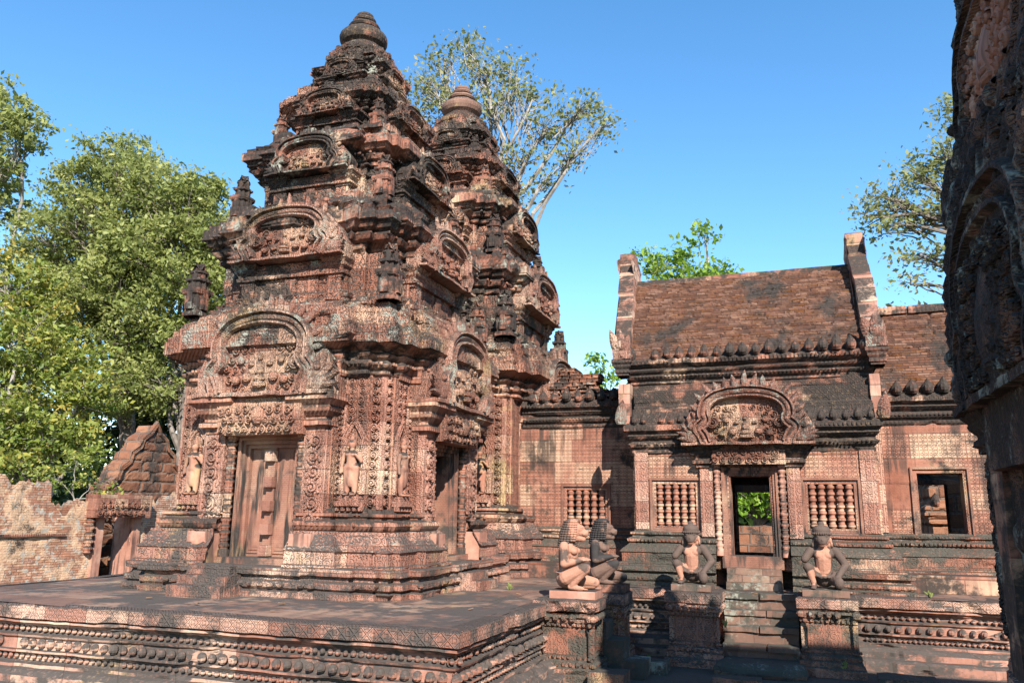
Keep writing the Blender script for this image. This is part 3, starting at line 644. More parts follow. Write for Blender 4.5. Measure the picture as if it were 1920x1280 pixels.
tower('temple_tower', 'farther stepped tower with a reddish vase finial, behind the nearer tower and beside the hall', (-6.375, 14.54, 0), (1.11, 1.11, 1.1), 42, .04, M_fin2, False, .1)

# ------------------------------------------------------------------ terrace, stairs and pedestals
def terrace():
    t = tag(empty('stone_terrace', (-6, 9, 0)), 'low T-shaped sandstone terrace with beaded and lotus mouldings carrying the towers', 'terrace')
    P = [(-9.95, 6.6), (-2.78, 6.6), (-2.78, 11.65), (2.38, 11.65), (2.38, 12.15), (7, 12.15), (7, 22), (-9.95, 22)]; P = [(x+6, y-9) for x, y in P]; lc = (6, -9)
    kw = dict(ds=.05, cam=lc, seed=3)
    mb = MB(); mb.add(*sweep(P, [(-.12, -.14), (-.01, -.138), (0, -.13), (.0, -.012), (-.012, 0), (-.2, .001)], True, dz=.03, blk=(.85, 9, .012), ero=.009, chip=.05, **kw))
    mb.build('edge_slab', M_terr, t)
    mb = MB(); pr = [(.24, -.90), (.24, -.76), (.20, -.735), (.12, -.73), (.12, -.66), (.06, -.62), (.0, -.605), (.0, -.575), (-.06, -.565), (-.09, -.55), (-.09, -.49), (-.05, -.475), (-.03, -.47), (-.03, -.45), (-.07, -.44), (-.08, -.33), (-.05, -.32), (-.04, -.30), (-.11, -.29), (-.13, -.27), (-.13, -.22), (-.09, -.21), (-.07, -.19), (-.03, -.175), (-.03, -.15), (-.12, -.145)]
    mb.add(*sweep(P, pr, True, dz=.025, blk=(.9, 9, .012), ero=.008, chip=.05, **kw))
    row_along(mb, P, True, -.085, -.25, .062, (.026, .026, .025), lc, 7, 5); row_along(mb, P, True, -.045, -.385, .105, (.044, .044, .045), lc, 8, 6); row_along(mb, P, True, -.055, -.52, .06, (.025, .025, .024), lc, 7, 5)
    row_along(mb, P, True, -.015, -.39, .105, (.026, .026, .026), lc, 6, 4)
    mb.build('lotus_moulding', M_terrm, t)
    # paving sheet, gently uneven
    nx, ny = 190, 150; xs = np.linspace(-9.9, 6.9, nx); ys = np.linspace(6.66, 21.9, ny); X, Y = np.meshgrid(xs, ys); Z = (fbm(np.stack([X.ravel()*1.2, Y.ravel()*1.2, X.ravel()*0], 1), 5, 3)-.5)*.03-.004
    V = np.stack([X.ravel()+6, Y.ravel()-9, Z], 1); F = gridF(ny, nx); c = V[F].mean(1); a = c[:, 0]-6; b = c[:, 1]+9
    F = F[~(((a > -2.84) & (b < 11.71)) | ((a > 2.32) & (b < 12.21)))]
    MB().add(V, F).build('paving', M_terrt, t)
terrace()
def pedestal(name, label, x0, x1, y0, y1, seed, group):
    cx, cy = (x0+x1)/2, (y0+y1)/2; t = tag(empty(name, (cx, cy, -.86)), label, 'pedestal', group); a, b = (x1-x0)/2, (y1-y0)/2
    Q = [(-a, -b), (a, -b), (a, b), (-a, b)]
    mb = MB(); pr = [(.03, 0), (.03, .1), (.0, .115), (.0, .17), (-.03, .19), (-.03, .23), (-.06, .25), (-.085, .262), (-.085, .30), (-.1, .31), (-.1, .60), (-.085, .61), (-.085, .65), (-.06, .66), (-.05, .70), (-.02, .72), (-.03, .75), (-.01, .765)]
    mb.add(*sweep(Q, pr, True, .035, .025, blk=(.4, .33, .01), ero=.007, chip=.04, seed=seed))
    for off, z, sp, r in ((-.08, .285, .05, .022), (-.075, .635, .05, .024), (-.03, .71, .085, .042), (-.03, .215, .07, .03)): row_along(mb, Q, True, off, z, sp, (r, r, r), None, 6, 4)
    mb.build('shaft', M_hbase if seed % 2 else M_base, t)
    mb = MB(); mb.add(*sweep(Q, [(-.06, .765), (-.01, .766), (0, .775), (0, .885), (-.02, .90), (-.2, .905)], True, .035, .03, blk=(.5, 9, .01), ero=.008, chip=.06, seed=seed+1, cap=True)); mb.build('cap_slab', M_terr, t)
G = 'stair pedestals under the guardian statues'
pedestal('statue_pedestal', 'lichen-stained moulded pedestal under the sunlit lion-headed guardian at the terrace corner', -2.93, -2.2, 9.12, 9.72, 1, G)
pedestal('statue_pedestal', 'half-hidden shaded pedestal under the dark lion-headed guardian', -2.85, -2.08, 10.14, 10.74, 2, G)
pedestal('statue_pedestal', 'moulded pedestal left of the hall stairs, under a monkey guardian', -1.68, -.98, 10.75, 11.55, 4, G)
pedestal('statue_pedestal', 'moulded pedestal right of the hall stairs, under a monkey guardian', -.08, .63, 10.75, 11.55, 5, G)
def stairs():
    t = tag(empty('stone_stairs', (-.53, 11.2, -.86)), 'worn stone steps rising between the two monkey guardians to the hall door', 'stairs')
    for i, (y, z) in enumerate(((11.42, .86), (11.27, .67), (11.10, .49), (10.93, .30), (10.70, .15))):
        zt = z-.004*i; mb = MB(); V, F = box(-.455, .455, y-11.2+.03, .5, zt-.24, zt-.07, .04, .012, i+20); mb.add(V, F)
        for k in range(2):
            V, F = box(*((-.46, -.02+.09*(i % 2)-.008), (-.02+.09*(i % 2)+.008, .46))[k], y-11.2-.012*k, .49, zt-.066, zt+.006*k, .035, .013, i*2+k+60); mb.add(V, F)
        mb.build('step', M_step, t)
    V, F = sweep([(-.52, -.75), (-.3, -.86), (.3, -.86), (.52, -.75), (.52, -.3), (-.52, -.3)], [(0, 0), (.02, .05), (.0, .1), (-.04, .13), (-.1, .15)], True, .05, .03, cap=True, ero=.012); MB().add(V, F).build('step', M_step, t)
    t = tag(empty('stone_stairs', (-2.4, 9.93, -.86)), 'shaded side steps squeezed between the two lion-headed guardians', 'stairs')
    for i, (x, z) in enumerate(((-.0, .62), (.2, .42), (.45, .2))): V, F = box(-.5, .18+x, -.2, .2, 0, z, .05, .012, i+30); MB().add(V, F).build('step', M_step, t)
stairs()

# ------------------------------------------------------------------ the brick-roofed hall
def wall_holes(x0, x1, z0, z1, y, holes, ds=.04, thick=.32, seed=0):
    def axis(a, b, br):
        pts = sorted({a, b, *[q for q in br if a < q < b]}); out = [a]
        for p, q in zip(pts[:-1], pts[1:]): k = max(1, int(math.ceil((q-p)/ds))); out += [p+(q-p)*j/k for j in range(1, k+1)]
        return np.array(out)
    X = axis(x0, x1, [h for q in holes for h in q[:2]]); Z = axis(z0, z1, [h for q in holes for h in q[2:]])
    Zg, Xg = np.meshgrid(Z, X, indexing='ij'); V = np.stack([Xg.ravel(), np.full(Xg.size, y), Zg.ravel()], 1); F = gridF(len(Z), len(X)); c = V[F].mean(1); keep = np.ones(len(F), bool)
    for a, b, c0, d in holes: keep &= ~((c[:, 0] > a) & (c[:, 0] < b) & (c[:, 2] > c0) & (c[:, 2] < d))
    F = F[keep]; row = np.floor(V[:, 2]/.375).astype(np.int64); bid = np.floor(V[:, 0]/.75+row*.43).astype(np.int64); V[:, 1] += (_h(bid, row, row*0, seed)-.5)*.012
    V = erode(V, .003, 6, seed); W = V.copy(); W[:, 1] += thick; n = len(V)
    return np.concatenate([V, W]), F.tolist()+[tuple(i+n for i in f[::-1]) for f in F.tolist()]
def antefixes(parent, x0, x1, y, z, sp, s, mat, seed):
    mb = MB(); V, F = leaf(.14*s, .062*s, .05*s); V2, F2 = ell((0, -.03*s, .045*s), (.04*s, .045*s, .045*s), 8, 6)
    mb.add(V, F); mb.add(V2, F2); o = mb.build('antefix', mat, parent); n = int((x1-x0)/sp); r = np.random.default_rng(seed)
    for i in range(n+1):
        if i and r.random() < .06: continue
        q = o if i == 0 else o.copy(); sv = r.uniform(.82, 1.12); q.scale = (sv, sv, sv*r.uniform(.85, 1.1))
        if i: COL.objects.link(q)
        q.location = (x0+(x1-x0)*i/n, y, z+r.uniform(-.006, .006)); q.rotation_euler = (0, 0, r.uniform(-.1, .1)); q.parent = parent
def baluster_window(parent, x0, x1, z0, z1, y, n, seed, bars=True):
    f = MB(); 
    for (o, dd) in ((.09, .035), (.055, .0), (.025, -.04)):
        i = o-.034
        for xa, xb in ((x0-o, x0-i), (x1+i, x1+o)): V, F = box(xa, xb, y-dd, y+.2, z0-o, z1+o, .05, .002, seed); f.add(V, F)
        for za, zb in ((z0-o, z0-i), (z1+i, z1+o)): V, F = box(x0-i+.0005, x1+i-.0005, y-dd+.0008, y+.2, za+.0005, zb-.0005, .05, .002, seed); f.add(V, F)
    w_ = f.build('window', M_door, parent)
    if not bars: return w_
    pr = []; N = 7; h = z1-z0; r = (x1-x0)/n*.44
    for k in range(N):
        a = k/N
        pr += [(r*.62, z0+h*(a+.01)), (r*.72, z0+h*(a+.02)), (r*.72, z0+h*(a+.035)), (r*.98, z0+h*(a+.045)), (r, z0+h*(a+.065)), (r*.9, z0+h*(a+.08)), (r*.98, z0+h*(a+.092)), (r*.74, z0+h*(a+.105)), (r*.66, z0+h*(a+.135))]
    for k in range(n):
        V, F = lathe(pr, 12, (x0+(k+.5)*(x1-x0)/n, y+.03)); MB().add(V, F).build('baluster', M_bal, w_, True)
    V, F = box(x0, x1, y+.17, y+.2, z0, z1); MB().add(V, F).build('dark_backing', M_hdark, w_)  # dark slab standing in for the unlit interior behind the balusters
    return w_
M_bal = stone('turned_baluster_stone', None, dark=-.04, pal='red', joints=(5., .09), streak=.5)
def roofcurve(y0, z0, y1, z1, n=24, k=.25):
    t = np.linspace(0, 1, n); y = y0+(y1-y0)*(t+k*t*(t-1)*.6); z = z0+(z1-z0)*np.sin(t*np.pi/2)**.9*.22+(z1-z0)*t*.78
    return np.stack([y, z], 1)
def roof(x0, x1, y0, z0, y1, z1, ds=.035, seed=0):
    c = roofcurve(y0, z0, y1, z1, int(math.hypot(y1-y0, z1-z0)/ds)); X = np.linspace(x0, x1, int((x1-x0)/ds)+2)
    V = np.array([[x, a, b] for a, b in c for x in X]); F = gridF(len(c), len(X)); V = erode(V, .012, 5, seed); m = V.copy(); m[:, 1] = 2*y1-m[:, 1]; n = len(V)
    return np.concatenate([V, m]), F.tolist()+[tuple(i+n for i in f[::-1]) for f in F.tolist()]
def hall():
    t = tag(empty('temple_hall', (0, 0, 0)), 'long sandstone hall with brick vault roof, baluster windows and an open doorway', 'hall')
    YF, YW, YR = 12.3, 13.35, 13.85; xa, xb = -2.32, 1.06; kw = dict(ds=.045, seed=5)
    # base mouldings in runs, broken at the doors
    prA = [(.36, -.03), (.36, .04), (.31, .06), (.34, .09), (.34, .13), (.29, .15), (.28, .19), (.34, .21), (.35, .27), (.31, .28), (.1, .285)]
    prB = [(.26, .28), (.26, .32), (.22, .33), (.22, .46), (.24, .47), (.2, .52), (.13, .58), (.1, .6), (.13, .615), (.13, .655), (.09, .67), (.06, .68), (.06, .705), (.09, .72), (.09, .75), (.03, .765), (.01, .79)]
    runs = [[(-4.5, YW), (xa, YW), (xa, YF), (-1.14, YF)], [(-.12, YF), (xb, YF), (xb, YW), (6.5, YW)]]
    for r_ in runs:
        mb = MB(); mb.add(*sweep(r_, prA, dz=.03, blk=(.8, 9, .010), ero=.006, chip=.04, **kw)); mb.add(*sweep(r_, prB, dz=.02, blk=(.8, 9, .007), ero=.005, chip=.03, **kw))
        row_along(mb, r_, False, .325, .115, .06, (.026, .026, .022), None, 6, 4); row_along(mb, r_, False, .12, .635, .055, (.024, .024, .024), None, 6, 4); row_along(mb, r_, False, .065, .735, .04, (.016, .016, .016), None, 5, 3)
        mb.build('base_moulding', M_hbase, t)
    for i, (y, z) in enumerate(((11.92, .10), (12.04, .19), (12.14, .28))): V, F = box(-1.0, -.26, y, 12.4, -.02, z, .05, .010, i); MB().add(V, F).build('door_step', M_step, t)
    # walls
    cells = [(-4.55, xa, YW, [(-3.70, -3.03, .70, 1.40)], 2.46), (xa, xb, YF, [(-2.01, -1.42, .84, 1.46), (-.93, -.35, .2, 1.58), (.15, .76, .84, 1.46)], 1.92), (xb, 6.5, YW, [(1.70, 2.31, .62, 1.66), (3.2, 3.7, .7, 1.4)], 2.40)]
    for i, (a, b, y, hl, zt) in enumerate(cells):
        V, F = wall_holes(a, b, .5 if i != 1 else .25, zt, y, hl, .035, .32, i); MB().add(V, F).build('wall', M_tile, t)
    for x in (xa, xb):
        V, F = box(x-.03, x+.03, YF+.02, YW, .5, 1.95, .05); MB().add(V, F).build('return_wall', M_tile, t)
    V, F = wall_holes(-4.5, 6.5, -.02, 3.2, 16.75, [(-1.14, -.46, .30, 1.47), (2.12, 2.62, .5, 1.62)], .25, .3, 9); MB().add(V, F).build('rear_wall', M_lat, t)
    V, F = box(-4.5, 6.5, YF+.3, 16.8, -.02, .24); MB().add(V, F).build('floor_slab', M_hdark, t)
    V, F = box(2.86, 3.05, YW+.32, 15.2, .24, 2.3, .1); MB().add(V, F).build('partition', M_plain, t)
    # corner strips and border bands on the porch front
    mb = MB()
    for a, b in ((xa+.0, xa+.2), (xb-.2, xb)): V, F = box(a, b, YF-.03, YF+.05, .79, 1.93, .035, .004, 4); MB().add(V, F).build('pilaster', M_fine, t)
    V, F = box(xb+.05, xb+.2, YW-.03, YW+.05, .79, 2.4, .035, .004, 4); MB().add(V, F).build('pilaster', M_fine, t)
    V, F = box(-2.05, -1.35, YF-.012, YF+.02, 1.6, 1.9, .035, .004, 4)
    baluster_window(t, -2.01, -1.42, .84, 1.46, YF, 5, 1); baluster_window(t, .15, .76, .84, 1.46, YF, 5, 2); baluster_window(t, -3.70, -3.03, .70, 1.40, YW, 5, 3)
    baluster_window(t, 1.70, 2.31, .62, 1.66, YW, 5, 4, False)
    # doorway with colonettes, pilasters, lintel, pediment
    f = MB()
    for (o, i_, dd) in ((.40, .36, .06), (.36, .32, .03), (.32, .275, -.02)):
        for s in (-1, 1): V, F = box(*sorted((s*o, s*i_)), YF-dd, YF+.3, .40, 1.58+(o-.28), .05, .003, 3); f.add(V+[-.64, 0, 0], F)
        V, F = box(-i_+.001, i_-.001, YF-dd+.001, YF+.3, 1.58+i_-.285, 1.58+o-.281, .05, .003, 3); f.add(V+[-.64, 0, 0], F)
    V, F = box(-.42, .42, YF-.07, YF+.3, .27, .44, .05, .006, 3); f.add(V+[-.64, 0, 0], F); f.build('door_frame', M_door, t)
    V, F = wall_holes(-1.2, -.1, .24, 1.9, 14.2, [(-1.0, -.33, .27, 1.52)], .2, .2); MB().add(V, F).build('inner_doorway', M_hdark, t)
    for s in (-1, 1):
        pr = [(.055, .44), (.055, .54)]; z = .55
        while z < 1.62: pr += [(.038, z), (.055, z+.02), (.055, z+.05), (.038, z+.065), (.038, z+.1), (.05, z+.11), (.05, z+.12), (.038, z+.13)]; z += .15
        pr += [(.055, 1.67), (.055, 1.73)]; V, F = lathe(pr, 10, (-.64+s*.455, YF-.07)); MB().add(V, F).build('colonnette', M_plain, t, True)
        V, F = box(*sorted((-.64+s*.52, -.64+s*.70)), YF-.09, YF+.02, .70, 1.72, .035, .004, 6); MB().add(V, F).build('pilaster', M_fine, t)
        V, F = capital(*sorted((-.64+s*.50, -.64+s*.74)), YF-.12, YF+.05, 1.70, 2.05, .14, .025, 5); MB().add(V, F).build('capital', M_hcorn, t)
    V, F = box(-1.14, -.12, YF-.2, YF+.05, 1.735, 2.03, .02, .003, 3); lm_ = MB().add(V, F); r9 = np.random.default_rng(4); scroll_fill(lm_, lambda X, Z: True, -1.1, -.2, 1.80, 1.99, -YF+.2, .115, r9, .03); lm_.build('lintel', M_lint, t)
    pediment(t, lambda V: V+np.array([-.64, YF, 0]), 2.05, .97, 1.0, .34, -.15, 9, 1.3, None, .0)
    # porch cornice, dark half roof, clerestory and upper cornice
    Pp = [(xa, YW), (xa, YF), (xb, YF), (xb, YW)]
    prL = [(0, 1.9), (.03, 1.93), (.03, 1.97), (.0, 1.98), (.05, 2.02), (.07, 2.06), (.04, 2.10), (.02, 2.11), (.07, 2.15), (.1, 2.18), (.07, 2.21), (.11, 2.24), (.14, 2.26), (.14, 2.34), (.11, 2.36), (.1, 2.38), (-.05, 2.385)]
    def cornice(path, pr, dz, nm='cornice', mat=None):
        mb = MB(); mb.add(*sweep(path, [(a, b+dz) for a, b in pr], False, dz=.02, blk=(.8, 9, .008), ero=.006, chip=.05, **kw)); row_along(mb, path, False, .07, 2.06+dz, .045, (.018, .018, .02), None, 5, 3)
        row_along(mb, path, False, .142, 2.30+dz, .05, (.012, .012, .03), None, 5, 3); mb.build(nm, mat or M_hcorn, t)
    cornice(Pp, prL, 0); cornice([(-4.5, YW), (xa-.02, YW)], prL, .54); cornice([(xb+.02, YW), (6.5, YW)], prL, .47)
    antefixes(t, xa+.02, -1.32, YF-.10, 2.36, .135, 1.15, M_hcorn, 1); antefixes(t, .06, xb-.02, YF-.10, 2.36, .145, 1.15, M_hcorn, 2)
    antefixes(t, -4.3, xa-.1, YW-.12, 2.90, .2, 1.6, M_hcorn, 3); antefixes(t, xb+.25, 4.5, YW-.12, 2.83, .2, 1.6, M_hcorn, 4)
    yu = 12.78; xl, xr = -2.42, 1.13
    V, F = sweep([(xa-.05, YF), (xb+.05, YF)], [(-.02, 2.37), (-.06, 2.46), (-.13, 2.58), (-.13, 2.62), (-.24, 2.63), (-.24, 2.67), (-.29, 2.70), (-.29, 2.90), (-.35, 2.92), (-.35, 2.95), (-.48, 2.96)], False, .04, .03, blk=(.62, .2, .016), ero=.008, seed=8); MB().add(V, F).build('half_roof', M_hdia, t)
    V, F = box(xl, xr, yu, yu+.1, 2.85, 3.15, .05); MB().add(V, F).build('clerestory', M_hdia, t)
    up = [(xl, 14.), (xl, yu), (xr, yu), (xr, 14.)]
    prU = [(0, 3.05), (.03, 3.07), (.03, 3.10), (.0, 3.11), (.06, 3.15), (.08, 3.18), (.05, 3.21), (.1, 3.25), (.12, 3.28), (.09, 3.31), (.14, 3.34), (.18, 3.37), (.18, 3.44), (.15, 3.46), (-.1, 3.465)]
    mb = MB(); mb.add(*sweep(up, prU, False, dz=.02, blk=(.8, 9, .008), ero=.005, chip=.03, **kw)); row_along(mb, up, False, .08, 3.18, .045, (.018, .018, .02), None, 5, 3); row_along(mb, up, False, .182, 3.40, .05, (.012, .012, .028), None, 5, 3); mb.build('cornice', M_hcorn, t)
    antefixes(t, xl-.0, xr-.05, yu-.14, 3.45, .19, 1.55, M_hcorn, 5)
    V, F = roof(xl-.1, xr+.0, yu-.02, 3.46, YR, 5.07, .035, 1); MB().add(V, F).build('roof', M_roof, t)
    V, F = box(xl-.1, xr, YR-.06, YR+.06, 5.03, 5.11, .05, .01, 5); MB().add(V, F).build('ridge', M_hdark, t)
    # gables: thick stepped edges rising above the roof
    for x0, x1 in ((-2.78, -2.52), (1.0, 1.27)):
        c = roofcurve(yu-.12, 3.45, YR, 5.60, 46); V = []; r = np.random.default_rng(int(x0*7)+30)
        for i, (a, b) in enumerate(c):
            st = (i // 5) % 2*.02; jx = (h1(i//5, 3)-.5)*.03+.10*(1-i/45)
            V += [(x0+jx, a+.5, b-.2), (x0+jx, a-st, b+st), (x1+jx, a-st, b+st), (x1+jx, a+.5, b-.2)]
        V = np.array(V); F = gridF(len(c), 4).tolist(); m = V.copy(); m[:, 1] = 2*YR-m[:, 1]; n = len(V)
        mb = MB(); mb.add(V, [f[::-1] for f in F]); mb.add(m, F)
        V, F = box(x0, x1, YR-.16, YR+.16, 5.34, 5.62, .06, .012, 2); mb.add(V, F)
        S = [(x0+.02, a+.1, b-.05) for a, b in c]+[(x0+.02, 2*YR-a-.1, b-.05) for a, b in c[::-1]]; n = len(S); S2 = [(x1-.02, y, z) for _, y, z in S]
        mb.add(S+S2, [tuple(range(n)), tuple(range(2*n-1, n-1, -1))]); g_ = mb.build('gable', M_gable, t)
        xm = (x0+x1)/2+.10; mb = MB()
        for j, a in enumerate((-.5, -.15, .2)):
            V, F = leaf(.5-.06*j, .12, .09, .1); V = rotxz(V, a); mb.add(V+np.array([xm, yu-.2, 3.5]), F)
        V, F = box(xm-.15, xm+.15, yu-.27, yu+.1, 3.46, 3.62, .04, .01, 3); mb.add(V, F); mb.add(*ell((xm, yu-.26, 3.7), (.1, .06, .1), 10, 6)); mb.build('gable_naga', M_frame, t)
        V, F = capital(xm-.1, xm+.1, yu-.2, yu+.2, 3.2, 3.46, .06, .03, 3); MB().add(V, F).build('corbel', M_hcorn, t)
        V, F = box(xm-.06 if x0 < 0 else xm-.14, xm+.12 if x0 < 0 else xm-.0, yu-.25, yu+.1, 2.4, 3.05, .05, .012, 2); MB().add(V, F).build('corner_block', M_gable, t)
        V, F = leaf(.38, .11, .08, .1); V = V+np.array([xm+.04 if x0 < 0 else xm-.02, YF-.12, 2.36]); mb = MB().add(V, F); mb.add(*ell((xm+.04 if x0 < 0 else xm-.02, YF-.1, 2.44), (.1, .08, .09), 10, 6)); mb.build('corner_antefix', M_frame, t)
    # right wing vault, left wing collapsed bricks
    V, F = roof(xb+.1, 6.5, YW-.02, 2.86, YR, 4.26, .04, 2); MB().add(V, F).build('roof', M_roof, t)
    for i in range(9): V, F = box(1.3+i*.55, 1.3+i*.55+.53, YR-.1, YR+.1, 4.21, 4.33, .06, .012, i); MB().add(V, F).build('ridge_stone', M_hcorn, t)
    mb = MB(); r = np.random.default_rng(12)
    for k in range(9):
        z = 2.92+k*.083; y = YW+.02+k*.10
        top = lambda x: 3.2+.36*np.exp(-((x+4.15)/.3)**2)+.22*(x < -3.3)-.12*(x > -3.2)+.3*np.exp(-((x+2.6)/.25)**2)
        x = -4.55+r.uniform(0, .1)
        while x < -2.4:
            L = r.uniform(.14, .24)
            if z < top(x)+r.uniform(-.1, .06): V, F = box(x, x+L-.012, y+r.uniform(-.04, .03), y+.4, z, z+.076, .05, .01, int(r.integers(99))); mb.add(V, F)
            x += L
    mb.build('collapsed_vault', M_ruin2, t)
M_hdia = stone('clerestory_stone', 'diamond', .12, .012, dark=.19, joints=(.6, .4))
hall()

# ------------------------------------------------------------------ shaded library at the right
def library():
    k = .78; t = tag(empty('stone_library', (1.5*k, 5.75*k, 1-1.86*k)), 'deeply carved library facade in shade at the right edge of the view', 'library'); t.scale = (k, k, k)
    x = face_xf('W'); kw = dict(ds=.03, seed=21, ero=.016)
    mb = MB(); P = [(0, 1.52), (0, .9), (-.05, .9), (-.05, -.9), (0, -.9), (0, -1.52), (3, -1.52), (3, 1.52)]
    mb.add(*sweep(P, [(.3, -.53), (.3, -.2), (.14, -.1), (.14, .3), (.1, .34), (.13, .42), (.08, .46), (.08, .6), (.12, .64), (.12, .74), (.05, .8), (.03, .84)], True, dz=.03, blk=(.5, .3, .012), chip=.05, **kw)); mb.build('base_moulding', M_base, t)
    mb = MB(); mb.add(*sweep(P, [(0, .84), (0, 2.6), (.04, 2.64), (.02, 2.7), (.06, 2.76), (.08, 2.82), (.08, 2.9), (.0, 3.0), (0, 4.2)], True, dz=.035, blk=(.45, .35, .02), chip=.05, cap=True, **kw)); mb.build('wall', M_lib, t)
    for s in (-1, 1):
        V, F = box(*sorted((s*.9, s*1.25)), -.10, .1, .2, 2.45, .03, .012, 3); MB().add(x(V), F).build('pilaster', M_hdark, t)
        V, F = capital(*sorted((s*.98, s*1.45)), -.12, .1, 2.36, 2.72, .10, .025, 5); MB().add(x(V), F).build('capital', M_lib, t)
        V, F = box(*sorted((s*1.3, s*1.5)), -.05, .1, .84, 2.5, .03, .012, 3); MB().add(x(V), F).build('corner_pilaster', M_fine, t)
    V, F = box(-.9, .9, -.18, .1, 2.2, 2.72, .025, .006, 4); MB().add(x(V), F).build('lintel', M_lib, t)
    pediment(t, x, 2.72, 1.52, 1.62, .27, -.3, 31, 2.2, (M_lib, M_lib), 0, .3)
    mb = MB(); P2 = [(.2, 1.5), (.2, -1.5), (2.2, -1.5), (2.2, 1.5)]
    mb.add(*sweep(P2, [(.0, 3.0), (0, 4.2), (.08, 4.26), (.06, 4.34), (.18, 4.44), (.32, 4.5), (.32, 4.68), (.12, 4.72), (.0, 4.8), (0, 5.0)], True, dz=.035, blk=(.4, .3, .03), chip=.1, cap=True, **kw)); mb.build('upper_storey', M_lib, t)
    pediment(t, x, 4.72, 1.40, 1.1, .10, -.5, 33, 2., (M_lib, M_plain), 0, .4)
    mb = MB(); P3 = [(.25, 1.3), (.25, -1.3), (1.2, -1.3), (1.2, 1.3)]
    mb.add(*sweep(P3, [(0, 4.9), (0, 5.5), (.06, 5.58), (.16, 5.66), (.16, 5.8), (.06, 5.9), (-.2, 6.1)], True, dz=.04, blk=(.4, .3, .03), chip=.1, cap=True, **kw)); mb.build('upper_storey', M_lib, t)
    r = np.random.default_rng(8); mb = MB()
    def lim(z): return np.interp(z, [2.72, 3.4, 4.2, 4.4, 4.7, 4.75, 5.6, 5.8, 7.0], [1.55, 1.56, 1.2, 1.5, 1.5, 1.42, 1.3, 1.3, .6])
    for k in range(5200):
        z = r.uniform(2.75, 6.9); e = lim(z); side = r.choice((-1, -1, -1, 1)); u = side*(e-abs(r.normal(0, .22)) if k % 2 else r.uniform(.1, e)); dd = np.interp(z, [2.7, 4.3, 4.45, 4.7, 4.8, 6.9], [.19, .17, .1, .1, -.02, -.1]); q = r.uniform(.03, .085) if k % 9 else r.uniform(.09, .15)
        if k % 3: V, F = LEAF0[0]*q*1.5, LEAF0[1]; V = rotxz(V, r.uniform(-2, 2)); mb.add(V+np.array([u, -dd-q*.1, z]), F)
        else: mb.add(*ell((u, -dd, z), (q*.6, q*.7, q*.8), 6, 4))
    for k in range(700):
        z = r.uniform(1.0, 2.3); u = -r.uniform(1.2, 1.52); q = r.uniform(.02, .045); V, F = LEAF0[0]*q*1.5, LEAF0[1]; V = rotxz(V, r.uniform(-2, 2)); mb.add(V+np.array([u, -.05*(u < -1.3) -.02, z]), F)
    mb.xf(x).build('leaf_carving', M_lib, t)
    V, F = roof(-1.5, 1.5, 0, 0, 1, 1, .5, 3); c_ = roofcurve(-1.5, 4.6, 0, 6.6, 14); X_ = np.linspace(.9, 7.5, 14); V = np.array([[a, b_, z_] for b_, z_ in c_ for a in X_]); F = gridF(14, 14); m_ = V*[1, -1, 1]; n_ = len(V)
    MB().add(np.concatenate([V, m_]), F.tolist()+[tuple(i+n_ for i in f[::-1]) for f in F.tolist()]).build('roof', M_roof, t)  # vault out of view, added to throw shade on the terrace base
    V, F = box(1.0, 7.5, -1.5, 1.5, 0, 4.92, .5); MB().add(V, F).build('hall_body', M_lat, t)
    pediment(t, x, 5.85, 1.2, 1.25, .0, -.6, 35, 1.5, (M_lib, M_lib), 0)
library()

